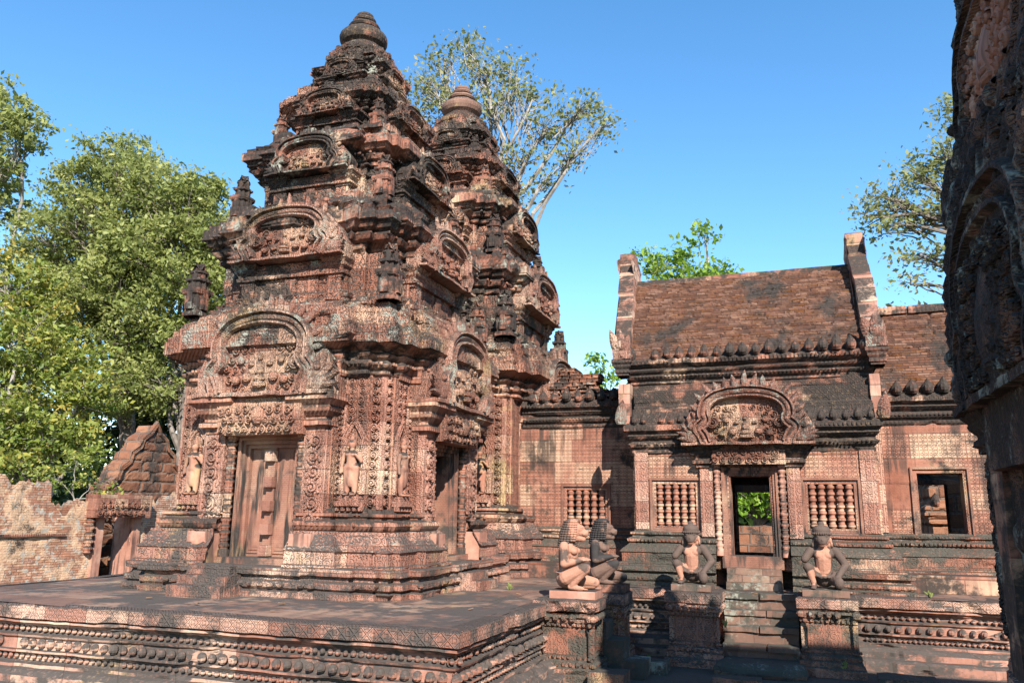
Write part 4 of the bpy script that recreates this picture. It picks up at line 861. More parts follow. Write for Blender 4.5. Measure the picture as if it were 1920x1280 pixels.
# ------------------------------------------------------------------ ruined brick wall and gateway beyond the terrace
def ruin():
    t = tag(empty('ruined_wall', (-17, 13, -.86)), 'sunlit ruined brick wall with peeling plaster left of the towers', 'wall')
    x = face_xf('E'); V, F = wall_holes(-6, 9.0, 0, 3.4, 0, [(3.2, 4.42, 0, 1.62)], .06, .6, 4); V = V.copy()
    top = 2.5+.4*(fbm(np.stack([V[:, 0]*.9, V[:, 0]*0, V[:, 0]*0], 1), 8, 4)-.5)*2+.42*(V[:, 0] < -.2)-.4*(V[:, 0] > 1.8)
    top += .3*(fbm(np.stack([V[:, 0]*4, V[:, 0]*0, V[:, 0]*0+3], 1), 9, 2)-.5); top = np.floor(top/.07)*.07; V[:, 2] = np.minimum(V[:, 2], top); V = erode(V, .035, 4, 6)
    mb = MB().add(V, F); mb.xf(x).build('brick_body', M_ruin, t)
    for i in range(5): V, F = box(-5.5+.04*i, -.2-.04*i, -.12-.05*i, .1, 1.5+.1*i, 1.6+.1*i, .08, .02, i); MB().add(x(V), F).build('cornice_course', M_plain, t)
    V, F = box(-.1, 2.3, -.06, .05, 1.18, 1.24, .08, .01, 2); MB().add(x(V), F).build('ledge', M_mould, t)
    V, F = box(2.9, 4.75, -.3, .1, 1.62, 2.2, .04, .015, 4); lm_ = MB().add(V, F); scroll_fill(lm_, lambda X, Z: True, 3.0, 4.6, 1.74, 2.12, .30, .2, np.random.default_rng(5), .06); lm_.xf(x).build('lintel', M_ped, t)
    for u0, u1, m in ((3.16, 3.42, M_plain), (4.42, 4.66, M_plain)): V, F = box(u0, u1, -.08, .6, 0, 1.62, .08, .008, 2); MB().add(x(V), F).build('door_jamb', m, t)
    pr = [(.1, .75)]; z = .8
    while z < 1.5: pr += [(.08, z), (.12, z+.03), (.12, z+.08), (.08, z+.11)]; z += .17
    V, F = lathe(pr, 10, (3.0, -.06)); MB().add(x(V), F).build('colonnette', M_mould, t, True)
    t = tag(empty('stone_gateway', (-18.4, 19.4, -.86)), 'stepped laterite gable with carved edge behind the ruined brick wall', 'gateway')
    o = [(1.6, 0), (1.6, 2.5), (1.3, 2.7), (1.2, 3.0), (.92, 3.2), (.84, 3.45), (.56, 3.65), (.46, 3.9), (.2, 4.1), (.02, 4.4)]
    V, F = mapslab(interp(o), 0, 4.33, .0, -.6, .06, 50); MB().add(erode(x(V), .04, 3, 2), F).build('gable_wall', M_lat, t)
    cur = np.array([(a, b) for a, b in o[1:]]); cur = np.concatenate([cur, (cur*[-1, 1])[::-1][1:]]); V, F, _ = band(cur, .12, .06, .12); MB().add(erode(x(V), .03, 4, 3), F).build('gable_edge', M_lat, t)
ruin()
def walls():
    V, F = box(-14, 14, 23.8, 24.4, -.86, .74, .3, .03, 3); o = MB().add(V, F).build('laterite_wall', M_lat); tag(o, 'brown laterite block wall seen low through the open hall doorway', 'wall')
    t = tag(empty('rear_shrine', (4.3, 22.6, -.86)), 'small carved building glimpsed through the right-hand hall window', 'shrine')
    mb = MB(); P = [(-1.3, -1), (1.3, -1), (1.3, 1), (-1.3, 1)]; mb.add(*sweep(P, [(.1, 0), (.1, .8), (0, .9), (0, 1.7), (.08, 1.75), (.05, 1.85), (.15, 1.95), (.15, 2.1), (.0, 2.2), (0, 2.9), (.1, 3.0), (.1, 3.2)], True, .08, .05, blk=(.5, .3, .02), cap=True)); mb.build('wall', M_lat, t)
    mb = MB()
    antefixes(t, -1.2, 1.2, -1.1, 2.15, .35, 2.2, M_mould, 8)
walls()

# ------------------------------------------------------------------ guardian statues
def patina_mat(name, light, mid, dark, bias):
    mt = D.materials.new(name); mt.use_nodes = True; g = NT(mt.node_tree); bs = mt.node_tree.nodes['Principled BSDF']
    P = g.n('ShaderNodeTexCoord', {}, 3); a = g.n('ShaderNodeAttribute', {}, 2, attribute_name='patina')
    n = g.noise(P, 9, 5, .65); n2 = g.noise(P, 60, 4, .7)
    k = g.ss(g.m('ADD', g.m('ADD', a, g.m('MULTIPLY_ADD', n, .7, -.35)), g.m('MULTIPLY_ADD', n2, .2, -.1)), .42+bias, .56+bias)
    c = g.mix(k, g.mix(n2, light, mid), g.mix(n, dark, tuple(min(1, x*2.1) for x in dark)))
    mt.node_tree.links.new(c, bs.inputs['Base Color']); bs.inputs['Roughness'].default_value = .85; bs.inputs['Specular IOR Level'].default_value = .25
    mt.node_tree.links.new(g.n('ShaderNodeBump', {'Height': g.m('ADD', n, g.m('MULTIPLY', n2, .5)), 'Distance': .012, 'Strength': 1.}), bs.inputs['Normal']); return mt
M_pat = patina_mat('weathered_pink_figure', (.38, .19, .125), (.31, .145, .095), (.055, .037, .029), 0)
M_pat_shade = patina_mat('shadow_toned_figure', (.15, .09, .065), (.11, .065, .05), (.02, .017, .016), -.12)  # darker copy of the figure colours, painting in the shadow on one lion
def set_patina(me, spots, base):
    n = len(me.vertices); V = np.empty(n*3); me.vertices.foreach_get('co', V); V = V.reshape(-1, 3); a = np.full(n, base)
    for c, r, val in spots:
        d = np.linalg.norm((V-np.array(c))/np.array(r), axis=1); a = a+(val-a)*np.clip(1.6-d*1.1, 0, 1)
    at = me.attributes.new('patina', 'FLOAT', 'POINT'); at.data.foreach_set('value', a); me.polygons.foreach_set('use_smooth', [True]*len(me.polygons))
def hand(w, tip, out, r=.0085):     # palm + four unequal bent fingers + thumb
    w, tip, out = map(lambda q: np.array(q, float), (w, tip, out)); d = tip-w; L = np.linalg.norm(d); d /= L; out /= np.linalg.norm(out); s = np.cross(d, out)
    p = w+d*L*.3; P = [('c', tuple(w), .02, tuple(p+d*L*.15), .024)]
    for j, ln in enumerate((.8, 1.0, .95, .72)):
        b = p+d*L*.15+s*(j-1.5)*.0165; m = b+d*L*.35*ln-out*.004; e = m+d*L*.22*ln-out*.018
        P += [('c', tuple(b), r*1.15, tuple(m), r), ('c', tuple(m), r, tuple(e), r*.8)]
    b = w+d*L*.15+s*.024; m = b+d*L*.25+s*.016; P += [('c', tuple(b), r*1.3, tuple(m), r), ('c', tuple(m), r, tuple(m+d*L*.2-s*.004), r*.85)]
    return P
def foot(a, t, side=(0, 1, 0)):
    a, t, s = np.array(a, float), np.array(t, float), np.array(side, float); P = [('c', tuple(a), .035, tuple(a+(t-a)*.7), .03), ('e', tuple(a-(t-a)*.12), (.035, .032, .032))]
    for j, k in enumerate((1.05, 1.02, .98, .93, .86)): b = a+(t-a)*.68+s*(.022-.011*j); P.append(('c', tuple(b), .011, tuple(a+(t-a)*k+s*(.025-.0125*j)), .0095-.0006*j))
    return P
def lion_guardian():    # faces +x, right knee raised, left knee on the slab, z = 0 on the slab
    P = [('e', (-.12, 0, .13), (.135, .16, .12)), ('e', (-.105, 0, .27), (.115, .125, .14)), ('c', (-.11, 0, .3), .115, (-.10, 0, .46), .13), ('e', (-.1, 0, .50), (.115, .165, .10)), ('c', (-.09, 0, .52), .075, (-.05, 0, .64), .075)]
    for s in (-1, 1):
        P += [('e', (-.11, s*.165, .53), (.06, .055, .065)), ('c', (-.11, s*.17, .52), .062, (-.10, s*.205, .33), .054), ('c', (-.10, s*.205, .325), .054, (.07, s*.10, .365), .038)]
        P += hand((.07, s*.095, .365), (.175, s*.035, .385), (0, s*.3, 1))
        P.append(('e', (-.01, s*.07, .47), (.05, .06, .045)))
    P += [('c', (-.10, -.12, .15), .095, (.15, -.14, .275), .062), ('e', (.165, -.14, .28), (.058, .055, .055)), ('c', (.165, -.14, .26), .052, (-.01, -.13, .07), .040)]+foot((-.02, -.13, .04), (.165, -.14, .02))
    P += [('c', (-.10, .10, .13), .095, (.2, .13, .09), .062), ('e', (.215, .13, .085), (.058, .055, .06)), ('c', (.19, .13, .05), .045, (-.08, .1, .035), .034)]+foot((-.09, .1, .035), (-.2, .1, .03))
    P += [('e', (-.12, 0, .21), (.15, .165, .03))]
    # head: skull, muzzle, open jaws, brow, eyes, ears
    P += [('e', (-.035, 0, .73), (.115, .10, .115)), ('e', (.055, 0, .745), (.06, .075, .055)), ('c', (.03, 0, .72), .07, (.115, 0, .69), .05), ('c', (.115, -.025, .69), .036, (.115, .025, .69), .036), ('c', (.0, 0, .64), .055, (.095, 0, .622), .036), ('e', (.145, 0, .712), (.022, .032, .02))]
    for s in (-1, 1): P += [('e', (.075, s*.045, .765), (.03, .028, .018)), ('e', (.085, s*.045, .745), (.018, .018, .016)), ('e', (-.02, s*.105, .72), (.03, .02, .045)), ('c', (.1, s*.02, .66), .009, (.098, s*.02, .645), .006)]
    me = fuse(P, .0075, 2)
    set_patina(me, [((-.1, -.2, .42), (.1, .1, .16), .56), ((.0, -.12, .36), (.16, .08, .07), .5), ((.14, -.16, .29), (.09, .08, .07), .62), ((-.1, .2, .42), (.1, .1, .16), .6), ((.22, .13, .09), (.07, .08, .08), .5), ((-.17, 0, .4), (.07, .2, .25), .5), ((.1, 0, .68), (.08, .08, .06), .35)], .12)
    # mane of stacked ringlets
    mb = MB()
    for k in range(11):
        z = .545+.029*k; a = k/10; rx = .15-.035*max(0, a-.45)*1.9; ry = .135-.03*max(0, a-.45)*1.9; cx = -.085+.045*a
        for j in range(15):
            t = math.pi*(.30+1.40*j/14)
            if k < 2 and abs(j-7) > 5: continue
            mb.add(*ell((cx+rx*.86*math.cos(t), ry*.86*math.sin(t), z), (.028, .027, .0175), 7, 5))
        mb.add(*ell((cx-.01, 0, z), (rx*.83, ry*.83, .02), 18, 6))
    mb.add(*ell((-.04, 0, .85), (.09, .085, .03), 16, 6))
    o = mb.build('tmp', None); mane = o.data; D.objects.remove(o); set_patina(mane, [((.0, -.1, .75), (.08, .1, .15), .4)], .62)
    return me, mane
def monkey_guardian():  # faces -y, right knee raised, right forearm broken off, left hand on the left knee
    P = [('e', (0, .06, .13), (.14, .12, .11)), ('e', (0, .03, .22), (.105, .085, .09)), ('c', (0, .03, .26), .098, (0, .02, .38), .115), ('e', (0, .015, .44), (.145, .09, .085)), ('c', (0, .01, .46), .062, (0, -.01, .56), .06)]
    for s in (-1, 1): P += [('e', (s*.055, -.055, .42), (.055, .035, .045)), ('e', (s*.145, .02, .475), (.055, .055, .05))]
    P += [('c', (-.15, .02, .47), .057, (-.225, -.03, .365), .05), ('c', (.155, .02, .47), .057, (.265, .02, .30), .051), ('c', (.265, .02, .30), .05, (.165, -.10, .165), .036)]+hand((.165, -.10, .165), (.12, -.175, .125), (0, -.4, 1))
    P += [('c', (-.08, .05, .14), .085, (-.19, -.12, .265), .06), ('e', (-.195, -.13, .27), (.058, .058, .058)), ('c', (-.195, -.13, .26), .05, (-.13, -.10, .07), .036)]+foot((-.13, -.09, .035), (-.145, -.235, .018), (1, 0, 0))
    P += [('c', (.08, .05, .13), .085, (.165, -.14, .10), .062), ('e', (.165, -.15, .085), (.062, .062, .075)), ('c', (.165, -.13, .04), .04, (.15, .1, .035), .032)]+foot((.15, .1, .035), (.15, .2, .03), (1, 0, 0))
    for k in range(9):
        t = math.pi*k/8; P.append(('e', (-.12*math.cos(t), -.03-.075*math.sin(t), .205-.055*math.sin(t)), (.03, .022, .018)))
    P += [('e', (0, -.02, .63), (.102, .098, .10)), ('e', (0, -.095, .592), (.062, .056, .054)), ('c', (-.022, -.125, .572), .02, (.022, -.125, .572), .02), ('c', (-.055, -.095, .665), .016, (.055, -.095, .665), .016), ('e', (0, -.145, .612), (.018, .014, .012)), ('e', (0, -.10, .545), (.042, .03, .022))]
    for s in (-1, 1): P += [('e', (s*.03, -.102, .64), (.016, .012, .012)), ('e', (s*.105, -.005, .60), (.018, .03, .045)), ('e', (s*.118, -.01, .545), (.016, .036, .036)), ('c', (s*.07, .0, .56), .03, (s*.1, .0, .5), .02)]
    me = fuse(P, .0075, 2)
    set_patina(me, [((0, -.08, .34), (.09, .1, .16), 0.), ((0, -.1, .49), (.07, .08, .04), 0), ((-.16, -.14, .14), (.06, .08, .1), .05), ((.04, -.08, .53), (.1, .05, .05), .1), ((0, -.08, .27), (.1, .08, .06), 0.), ((.09, -.03, .6), (.05, .06, .06), .25)], .82)
    mb = MB(); V, F = lathe([(.10, .662), (.112, .675), (.114, .70), (.108, .708), (.113, .722), (.108, .75), (.092, .775), (.065, .792), (.036, .798), (.04, .812), (.036, .83), (.018, .842), (.001, .845)], 24, (0, -.01)); mb.add(V, F)
    for j in range(26): t = j/26*2*math.pi; mb.add(*ell((.114*math.cos(t), -.01+.114*math.sin(t), .69), (.013, .013, .016), 6, 4))
    o = mb.build('tmp', None); cap = o.data; D.objects.remove(o); set_patina(cap, [], .8)
    return me, cap
LB, LM = lion_guardian(); KB, KC = monkey_guardian()
def statue(kind, label, x, y, z, rz, body, extra, ename, mat, slab, sc, smat, group):
    t = tag(empty('guardian_statue', (x, y, z), rz), label, 'statue', group)
    V, F = box(-slab[0], slab[0], -slab[1], slab[1], 0, slab[2], .03, .004, 3); MB().add(V, F).build('base_slab', smat, t)
    for me, nm in ((body, 'body'), (extra, ename)):
        m = me if me.users == 0 else me.copy(); m.materials.clear(); m.materials.append(mat); me_obj(nm, m, None, t, (0, 0, slab[2]-.002), 0, sc)
LG, KG = 'kneeling lion-headed guardians', 'kneeling monkey guardians'
statue('lion', 'kneeling lion-headed guardian with ringlet mane, pinkish and fully sunlit, on the terrace corner', -2.5, 9.42, .045, 0, LB, LM, 'mane', M_pat, (.27, .19, .09), .93, M_plain, LG)
statue('lion', 'kneeling lion-headed guardian coloured dark for shadow, behind the sunlit lion', -2.37, 10.42, .045, 0, LB, LM, 'mane', M_pat_shade, (.27, .19, .09), .93, M_hdark, LG)  # dark body and slab materials stand in for the shadow here
statue('monkey', 'kneeling monkey guardian with broken right arm, left of the hall stairs', -1.36, 11.08, .045, 0, KB, KC, 'headdress', M_pat, (.25, .23, .085), .95, M_step, KG)
statue('monkey', 'kneeling monkey guardian with broken right arm, right of the hall stairs', .265, 11.05, .045, 0, KB, KC, 'headdress', M_pat, (.27, .23, .085), .97, M_step, KG)

# ------------------------------------------------------------------ trees
def leafmat(name, cols, trans=.5):
    mt = D.materials.new(name); mt.use_nodes = True; nt = mt.node_tree; g = NT(nt); bs = nt.nodes['Principled BSDF']
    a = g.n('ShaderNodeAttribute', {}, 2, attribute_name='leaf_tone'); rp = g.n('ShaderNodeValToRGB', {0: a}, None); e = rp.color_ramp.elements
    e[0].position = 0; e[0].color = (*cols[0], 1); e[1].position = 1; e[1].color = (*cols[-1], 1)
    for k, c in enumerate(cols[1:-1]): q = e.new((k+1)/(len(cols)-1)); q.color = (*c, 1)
    nt.links.new(rp.outputs[0], bs.inputs['Base Color']); bs.inputs['Roughness'].default_value = .5; bs.inputs['Specular IOR Level'].default_value = .3
    tr = g.n('ShaderNodeBsdfTranslucent', {'Color': rp.outputs[0]}); mx = g.n('ShaderNodeMixShader', {0: trans, 1: bs.outputs[0], 2: tr}); nt.links.new(mx, nt.nodes['Material Output'].inputs[0]); return mt
def barkmat(name, a, b):
    mt = D.materials.new(name); mt.use_nodes = True; g = NT(mt.node_tree); bs = mt.node_tree.nodes['Principled BSDF']; wp = g.n('ShaderNodeNewGeometry', {}, 0)
    c = g.mix(g.ss(g.noise(wp, 1.5, 5, .7), .35, .65), a, b); mt.node_tree.links.new(c, bs.inputs['Base Color']); bs.inputs['Roughness'].default_value = .9; return mt
B_pale = barkmat('pale_bark', (.30, .27, .23), (.13, .11, .09)); B_dark = barkmat('dark_bark', (.09, .07, .055), (.2, .17, .14))
L_olive = leafmat('olive_leaves', [(.11, .135, .04), (.20, .235, .065), (.31, .335, .10), (.42, .41, .16)])
L_yel = leafmat('yellowing_leaves', [(.07, .12, .022), (.17, .22, .04), (.29, .31, .07), (.50, .36, .08)], .45)
L_grey = leafmat('grey_green_leaves', [(.12, .14, .05), (.21, .235, .085), (.3, .3, .12), (.4, .34, .17)])
L_bri = leafmat('bright_leaves', [(.08, .16, .015), (.16, .28, .03), (.26, .38, .05), (.32, .38, .08)], .5)
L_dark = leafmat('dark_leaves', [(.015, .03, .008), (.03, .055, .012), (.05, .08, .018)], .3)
def tube(P, Rr, n=5):
    P = np.array(P, float); T = np.gradient(P, axis=0); T /= np.linalg.norm(T, axis=1)[:, None]+1e-9; ref = np.array([.31, .95, .07]); V = []
    for p, t, r in zip(P, T, Rr):
        a = np.cross(t, ref); a /= np.linalg.norm(a)+1e-9; b = np.cross(t, a)
        for k in range(n): w_ = 2*math.pi*k/n; V.append(p+r*(math.cos(w_)*a+math.sin(w_)*b))
    return np.array(V), gridF(len(P), n, True)
def limb(a, b, r, sag, k=8):
    t = np.linspace(0, 1, k)[:, None]; a, b = np.array(a, float), np.array(b, float); L = np.linalg.norm(b-a); m = (a+b)/2+np.array([0, 0, sag*L])+r.normal(0, .07, 3)*L
    P = (1-t)**2*a+2*t*(1-t)*m+t*t*b; P[1:-1] += r.normal(0, .018*L, (k-2, 3)); return P
def tree(name, label, base, blobs, rad, clumps, leaves, lsize, lm, bm, seed, group=None, spread=.33, hub=None, kind='tree', flat=.75, twigs=True):
    r = np.random.default_rng(seed); t = tag(empty(name, base), label, kind, group); B = np.array(base, float)
    tb = MB(); blobs = [(np.array(b[:3], float)-B, b[3]) for b in blobs]; C = np.mean([b for b, _ in blobs], axis=0); H = np.array(hub, float)-B if hub else np.array([C[0]*.35, C[1]*.35, min(b[2] for b, _ in blobs)*.8])
    tr = limb((0, 0, 0), H, r, .05, 10); tb.add(*tube(tr, np.linspace(rad, rad*.7, 10), 9)); LV = []; tone = []
    for c, rr in blobs:
        i = r.integers(6, 10); P = limb(tr[i], c, r, .1); tb.add(*tube(P, np.linspace(rad*.42, rad*.12, len(P)), 6))
        n = max(4, int(clumps*rr*rr)); d = r.normal(0, 1, (n, 3)); d /= np.linalg.norm(d, axis=1)[:, None]; d *= (r.uniform(.12, 1., n)**.45)[:, None]*rr; d[:, 2] *= flat
        for q in d:
            e = c+q
            if twigs: P = limb(c+(P[-3]-c)*r.uniform(0, 1), e, r, .08, 5); tb.add(*tube(P, np.linspace(rad*.09, rad*.025, 5), 4)); P = limb(tr[i], c, r, .1)
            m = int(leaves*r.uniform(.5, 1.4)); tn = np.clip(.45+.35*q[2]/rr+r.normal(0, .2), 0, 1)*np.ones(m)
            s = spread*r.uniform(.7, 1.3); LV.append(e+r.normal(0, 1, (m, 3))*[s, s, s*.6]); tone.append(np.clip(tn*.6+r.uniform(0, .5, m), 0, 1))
    tb.build('trunk', bm, t)
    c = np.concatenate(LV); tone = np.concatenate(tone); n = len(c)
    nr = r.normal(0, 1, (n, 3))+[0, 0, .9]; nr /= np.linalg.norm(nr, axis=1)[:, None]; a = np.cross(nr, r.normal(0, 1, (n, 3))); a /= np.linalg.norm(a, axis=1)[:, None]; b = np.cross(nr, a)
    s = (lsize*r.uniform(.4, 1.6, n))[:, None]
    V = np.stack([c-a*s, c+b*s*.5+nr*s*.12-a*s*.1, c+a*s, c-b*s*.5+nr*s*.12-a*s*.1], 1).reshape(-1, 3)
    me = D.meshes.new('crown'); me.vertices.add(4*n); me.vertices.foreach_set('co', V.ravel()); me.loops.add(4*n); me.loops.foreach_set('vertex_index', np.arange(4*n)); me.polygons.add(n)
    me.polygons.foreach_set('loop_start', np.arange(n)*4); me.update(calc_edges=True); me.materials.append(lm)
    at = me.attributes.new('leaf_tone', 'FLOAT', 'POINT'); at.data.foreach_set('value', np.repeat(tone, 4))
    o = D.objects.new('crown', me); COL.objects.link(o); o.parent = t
    return t
GL = 'tall trees left of the towers'; g0 = -.86
tree('broadleaf_tree', 'tallest pale-limbed tree at the far left edge, sparse dark crown against the sky', (-39, 28, g0), [(-38.5, 27.5, 21.5, 1.9), (-36.4, 27, 19.8, 1.7), (-40.5, 27.5, 19, 2.2), (-37.4, 27, 18.0, 1.6), (-38.5, 27.5, 16.5, 2)], .35, 10, 44, .14, L_olive, B_pale, 1, GL, .27, (-38.6, 27.8, 14))
tree('broadleaf_tree', 'big dense olive-green tree with a rounded crown, left of the towers', (-28, 29, g0), [(-31.6, 27, 15.9, 2.), (-29.4, 27, 17.2, 1.9), (-27.5, 27, 15.6, 2.1), (-33.2, 27, 13.6, 2.2), (-30, 27, 13.7, 2.6), (-28, 27, 12.2, 2.4), (-33, 27, 10.8, 2.3), (-30.3, 27, 10.2, 2.5), (-28, 28, 8.6, 2.4), (-33, 27.5, 8, 2.2)], .4, 16, 60, .10, L_olive, B_dark, 2, GL, .27)
tree('broadleaf_tree', 'olive-green tree between the big left tree and the nearer tower', (-24.6, 28, g0), [(-25.6, 26.5, 14.6, 1.9), (-23.8, 26.5, 13.2, 1.7), (-25.2, 26.5, 11.6, 2.2), (-23.6, 26.5, 10.6, 1.7), (-26, 27, 9, 2.2), (-24.2, 27, 8.2, 1.9), (-22.6, 26.5, 12.2, 1.5), (-22.3, 26.5, 9.8, 1.4), (-24, 26.5, 14.6, 1.3), (-28.6, 26.5, 10.6, 2), (-27.4, 26.5, 13.2, 1.8), (-25.4, 27, 6.2, 1.8), (-27.5, 27, 6.2, 2.)], .35, 17, 60, .10, L_olive, B_dark, 3, GL, .27)
tree('broadleaf_tree', 'nearer yellow-green tree over the ruined wall at the left edge', (-26, 22.5, g0), [(-29, 22, 9.6, 1.7), (-27.4, 22, 7.6, 1.8), (-28.8, 22, 5.6, 1.8), (-25.6, 22, 6.4, 1.6), (-24.2, 22, 5.2, 1.3), (-26.8, 21.5, 4.2, 1.6), (-24.8, 21.5, 3.6, 1.3), (-28.6, 21.5, 2.9, 1.5), (-26, 21, 2.2, 1.2), (-23.6, 21.8, 3.2, 1.)], .28, 17, 60, .10, L_yel, B_pale, 4, GL, .24)
tree('broadleaf_tree', 'small dark green tree in deep shade beside the tower base', (-27, 32, g0), [(-29.5, 32, 6.5, 2.2), (-28.2, 32, 4.2, 2.1), (-32.5, 32, 5.2, 2.4), (-36, 31, 4.5, 2.6), (-31, 31, 2.5, 2.2), (-39, 30, 5, 2.6)], .25, 8, 36, .2, L_dark, B_dark, 5, GL, .45)
tree('bushy_shrub', 'dry yellowish shrub growing on top of the ruined wall', (-17.9, 16.2, .6), [(-18.3, 15.9, 1.75, .55), (-17.9, 16.8, 1.6, .5), (-18, 16.3, 2.2, .45), (-17.7, 17.3, 1.35, .35)], .04, 46, 22, .055, L_yel, B_pale, 6, None, .12, None, 'shrub')
tree('broadleaf_tree', 'tall spreading tree with long white limbs and open crown behind the farther tower', (-15.5, 41, g0), [(-20, 40, 26.8, 1.7), (-21, 40, 24.6, 1.6), (-18.6, 40, 25, 1.7), (-17.2, 40, 28.6, 1.3), (-16.2, 40, 27, 1.5), (-18.8, 40, 28.0, 1.2), (-14.4, 40, 26.3, 1.4), (-15.4, 40, 24.4, 1.7), (-13, 40, 24.6, 1.4), (-12.2, 40, 22.6, 1.6), (-10.3, 40, 23.3, 1.5), (-8.9, 40, 22.2, 1.1), (-10.6, 40, 20.8, 1.3), (-13.6, 40, 20.9, 1.4), (-12, 40, 19.6, 1.1), (-14.2, 40, 18.4, 1.2), (-17.5, 40, 22.5, 1.6), (-16, 40, 21, 1.5)], .42, 13, 13, .13, L_grey, B_pale, 7, None, .36, (-15, 40.5, 17.5))
tree('broadleaf_tree', 'tall tree with layered drooping branches at the upper right, partly behind the library', (9.5, 29, g0), [(6.2, 28, 14.4, 1.1), (5.3, 28, 12.8, 1.1), (4.4, 28, 12.2, .9), (3.4, 28, 11.6, .9), (2.7, 28, 11.0, .7), (3.6, 28, 10.6, .8), (4.6, 28, 10.8, .9), (5.6, 28, 11.2, 1.), (4.2, 28, 9.5, .7), (5.2, 28, 9.3, .8), (3.9, 28, 8.5, .5), (6.6, 28, 10, 1.1), (6.4, 28, 12.5, 1.2), (7.6, 28, 15, 1.5), (8, 28, 12, 1.6)], .34, 22, 24, .085, L_grey, B_dark, 8, None, .26, (9, 28.5, 9.5), 'tree', .55)
tree('broadleaf_tree', 'fresh bright green treetop showing above the hall roof ridge', (-3.2, 31, g0), [(-4.9, 30, 10.8, .7), (-3.9, 30, 10.9, .8), (-3.2, 30, 10.2, .8), (-2.8, 30, 11.6, .6), (-2.3, 30, 10.3, .6), (-4.4, 30, 10, .8), (-2.2, 30, 9.6, .8), (-3.4, 30, 9.2, 1)], .2, 24, 20, .11, L_bri, B_pale, 9, None, .2)
tree('broadleaf_tree', 'small feathery treetop in the gap between the tower and the hall', (-6.8, 31, g0), [(-6.9, 30, 6.8, .5), (-6.4, 30, 6.4, .45), (-7.3, 30, 6.4, .4), (-6.9, 30, 5.9, .6)], .09, 30, 18, .1, L_bri, B_dark, 10, None, .16)
tree('broadleaf_tree', 'sunny green tree seen through the open hall doorway', (-1.8, 33, g0), [(-3, 32, 3.6, 1.4), (-1.2, 32, 3.4, 1.4), (-2.2, 32, 5, 1.5), (-2.2, 31.5, 2., 1.3), (-.6, 32, 1.8, 1.3), (-3.6, 31.5, 1.6, 1.2), (.6, 32, 3, 1.3), (2.6, 32, 3.2, 1.6), (4.6, 32, 3, 1.6)], .2, 12, 30, .15, L_bri, B_dark, 11, None, .33)
tree('broadleaf_tree', 'treetop just peeking over the low roof ridge at the right', (3.9, 33, g0), [(3.2, 30, 7.9, .5), (4.4, 30, 7.9, .55), (3.8, 30, 7.3, .6)], .12, 30, 18, .1, L_grey, B_dark, 12, None, .18)

# ------------------------------------------------------------------ leaf litter and small weeds
def litter():
    V, F = leaf(.09, .03, .006); V = np.stack([V[:, 0], V[:, 2], -V[:, 1]+.006], 1); M = leafmat('dry_leaf', [(.3, .17, .09), (.45, .3, .18), (.5, .38, .26)], .2); r = np.random.default_rng(3); o = None
    for i, (x, y, z) in enumerate([(-.65, 11.44, .004), (-.3, 11.7, .004), (-1.9, 11.8, .004), (-3.0, 11.0, .004), (-3.4, 9.9, .004), (-4.3, 8.4, .004), (-5.3, 7.7, .004), (-3.3, 8.2, .004), (-6.1, 7.3, .004), (-1.6, 11.9, .004), (1.4, 11.9, .004), (-4.0, 10.6, .004), (-5.0, 7.1, .004), (-7, 7.5, .004)]):
        q = MB().add(V, F).build('fallen_leaf', M) if o is None else o.copy()
        if o is not None: COL.objects.link(q)
        o = o or q; q.location = (x, y, z+.006); q.rotation_euler = (r.uniform(-.2, .2), r.uniform(-.2, .2), r.uniform(0, 6.3)); s = r.uniform(.6, 1.2); q.scale = (s, s, s)
        tag(q, 'small dry brown leaf lying on the terrace paving', 'leaf', 'dry leaves on the terrace')
litter()

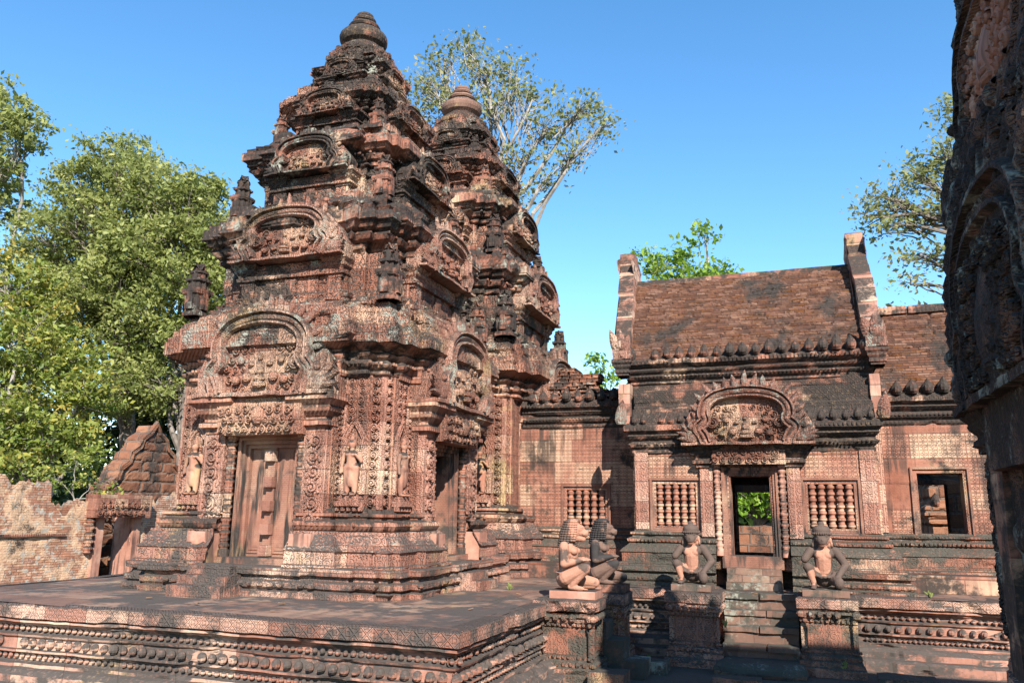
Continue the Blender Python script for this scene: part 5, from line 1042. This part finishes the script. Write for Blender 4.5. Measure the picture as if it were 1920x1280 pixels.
def far_woods():
    r = np.random.default_rng(77); n = 42000; x = r.uniform(-110, 60, n); y = r.uniform(46, 58, n)
    h = 3.2+3.2*fbm(np.stack([x*.12, x*0, y*.05], 1), 3, 3); z = -.86+h*r.uniform(0, 1, n)**.7
    c = np.stack([x, y, z], 1); nr = r.normal(0, 1, (n, 3))+[0, -.5, .8]; nr /= np.linalg.norm(nr, axis=1)[:, None]; a = np.cross(nr, r.normal(0, 1, (n, 3))); a /= np.linalg.norm(a, axis=1)[:, None]; b = np.cross(nr, a)
    s = r.uniform(.25, .55, n)[:, None]; V = np.stack([c-a*s, c+b*s*.6, c+a*s, c-b*s*.6], 1).reshape(-1, 3); F = np.arange(4*n).reshape(n, 4)
    o = MB().add(V, F).build('far_woods', L_dark); at = o.data.attributes.new('leaf_tone', 'FLOAT', 'POINT'); at.data.foreach_set('value', np.repeat(r.uniform(0, 1, n), 4)); tag(o, kind='stuff')
far_woods()
def weeds():
    M = L_olive
    for i, (x, y, z, lb) in enumerate([(-3.72, 10.55, .0, 'tiny green sprout on the terrace paving beside the tower plinth'), (-.93, 10.72, -.36, 'tiny green weed in the joint beside the hall steps'), (.42, 10.62, -.72, 'small leafy weed at the foot of the right-hand monkey pedestal'), (1.55, 11.95, .0, 'small weed at the foot of the hall base, right of the stairs'), (-1.95, 10.9, -.84, 'small weed on the ground in the shaded recess of the terrace')]):
        r = np.random.default_rng(i); mb = MB()
        for k in range(14):
            V, F = leaf(.055*r.uniform(.5, 1.2), .014, .004); V = rotxz(V, r.uniform(-1.3, 1.3)); a = r.uniform(0, 6.3); V = V@np.array(Matrix.Rotation(a, 3, 'Z')).T; mb.add(V+np.array([r.normal(0, .012), r.normal(0, .012), r.uniform(0, .05)]), F)
        o = mb.build('weed', M, None, False, (x, y, z)); at = o.data.attributes.new('leaf_tone', 'FLOAT', 'POINT'); at.data.foreach_set('value', np.full(len(o.data.vertices), .5)); tag(o, lb, 'weed')
weeds()

def loose_blocks():
    for i, (x, y, sx, sy, sz, a, lb) in enumerate([(-2.05, 9.1, .2, .16, .2, .3, 'dark fallen stone block on the ground at the foot of the lion pedestal'), (-1.75, 10.3, .16, .2, .14, -.2, 'low broken stone beside the foot of the left monkey pedestal'), (-.75, 9.85, .26, .14, .1, .1, 'flat fallen stone in front of the hall stairs, left one of two'), (-.2, 9.8, .2, .12, .07, -.3, 'flat fallen stone in front of the hall stairs, right one of two'), (1.05, 10.5, .3, .2, .12, .25, 'fallen slab on the shaded ground right of the stairs')]):
        V, F = box(-sx, sx, -sy, sy, 0, sz, .04, .02, i+50); tag(MB().add(V, F).build('fallen_block', M_step if i % 2 else M_hbase, None, False, (x, y, -.87)), lb, 'stone block')
loose_blocks()
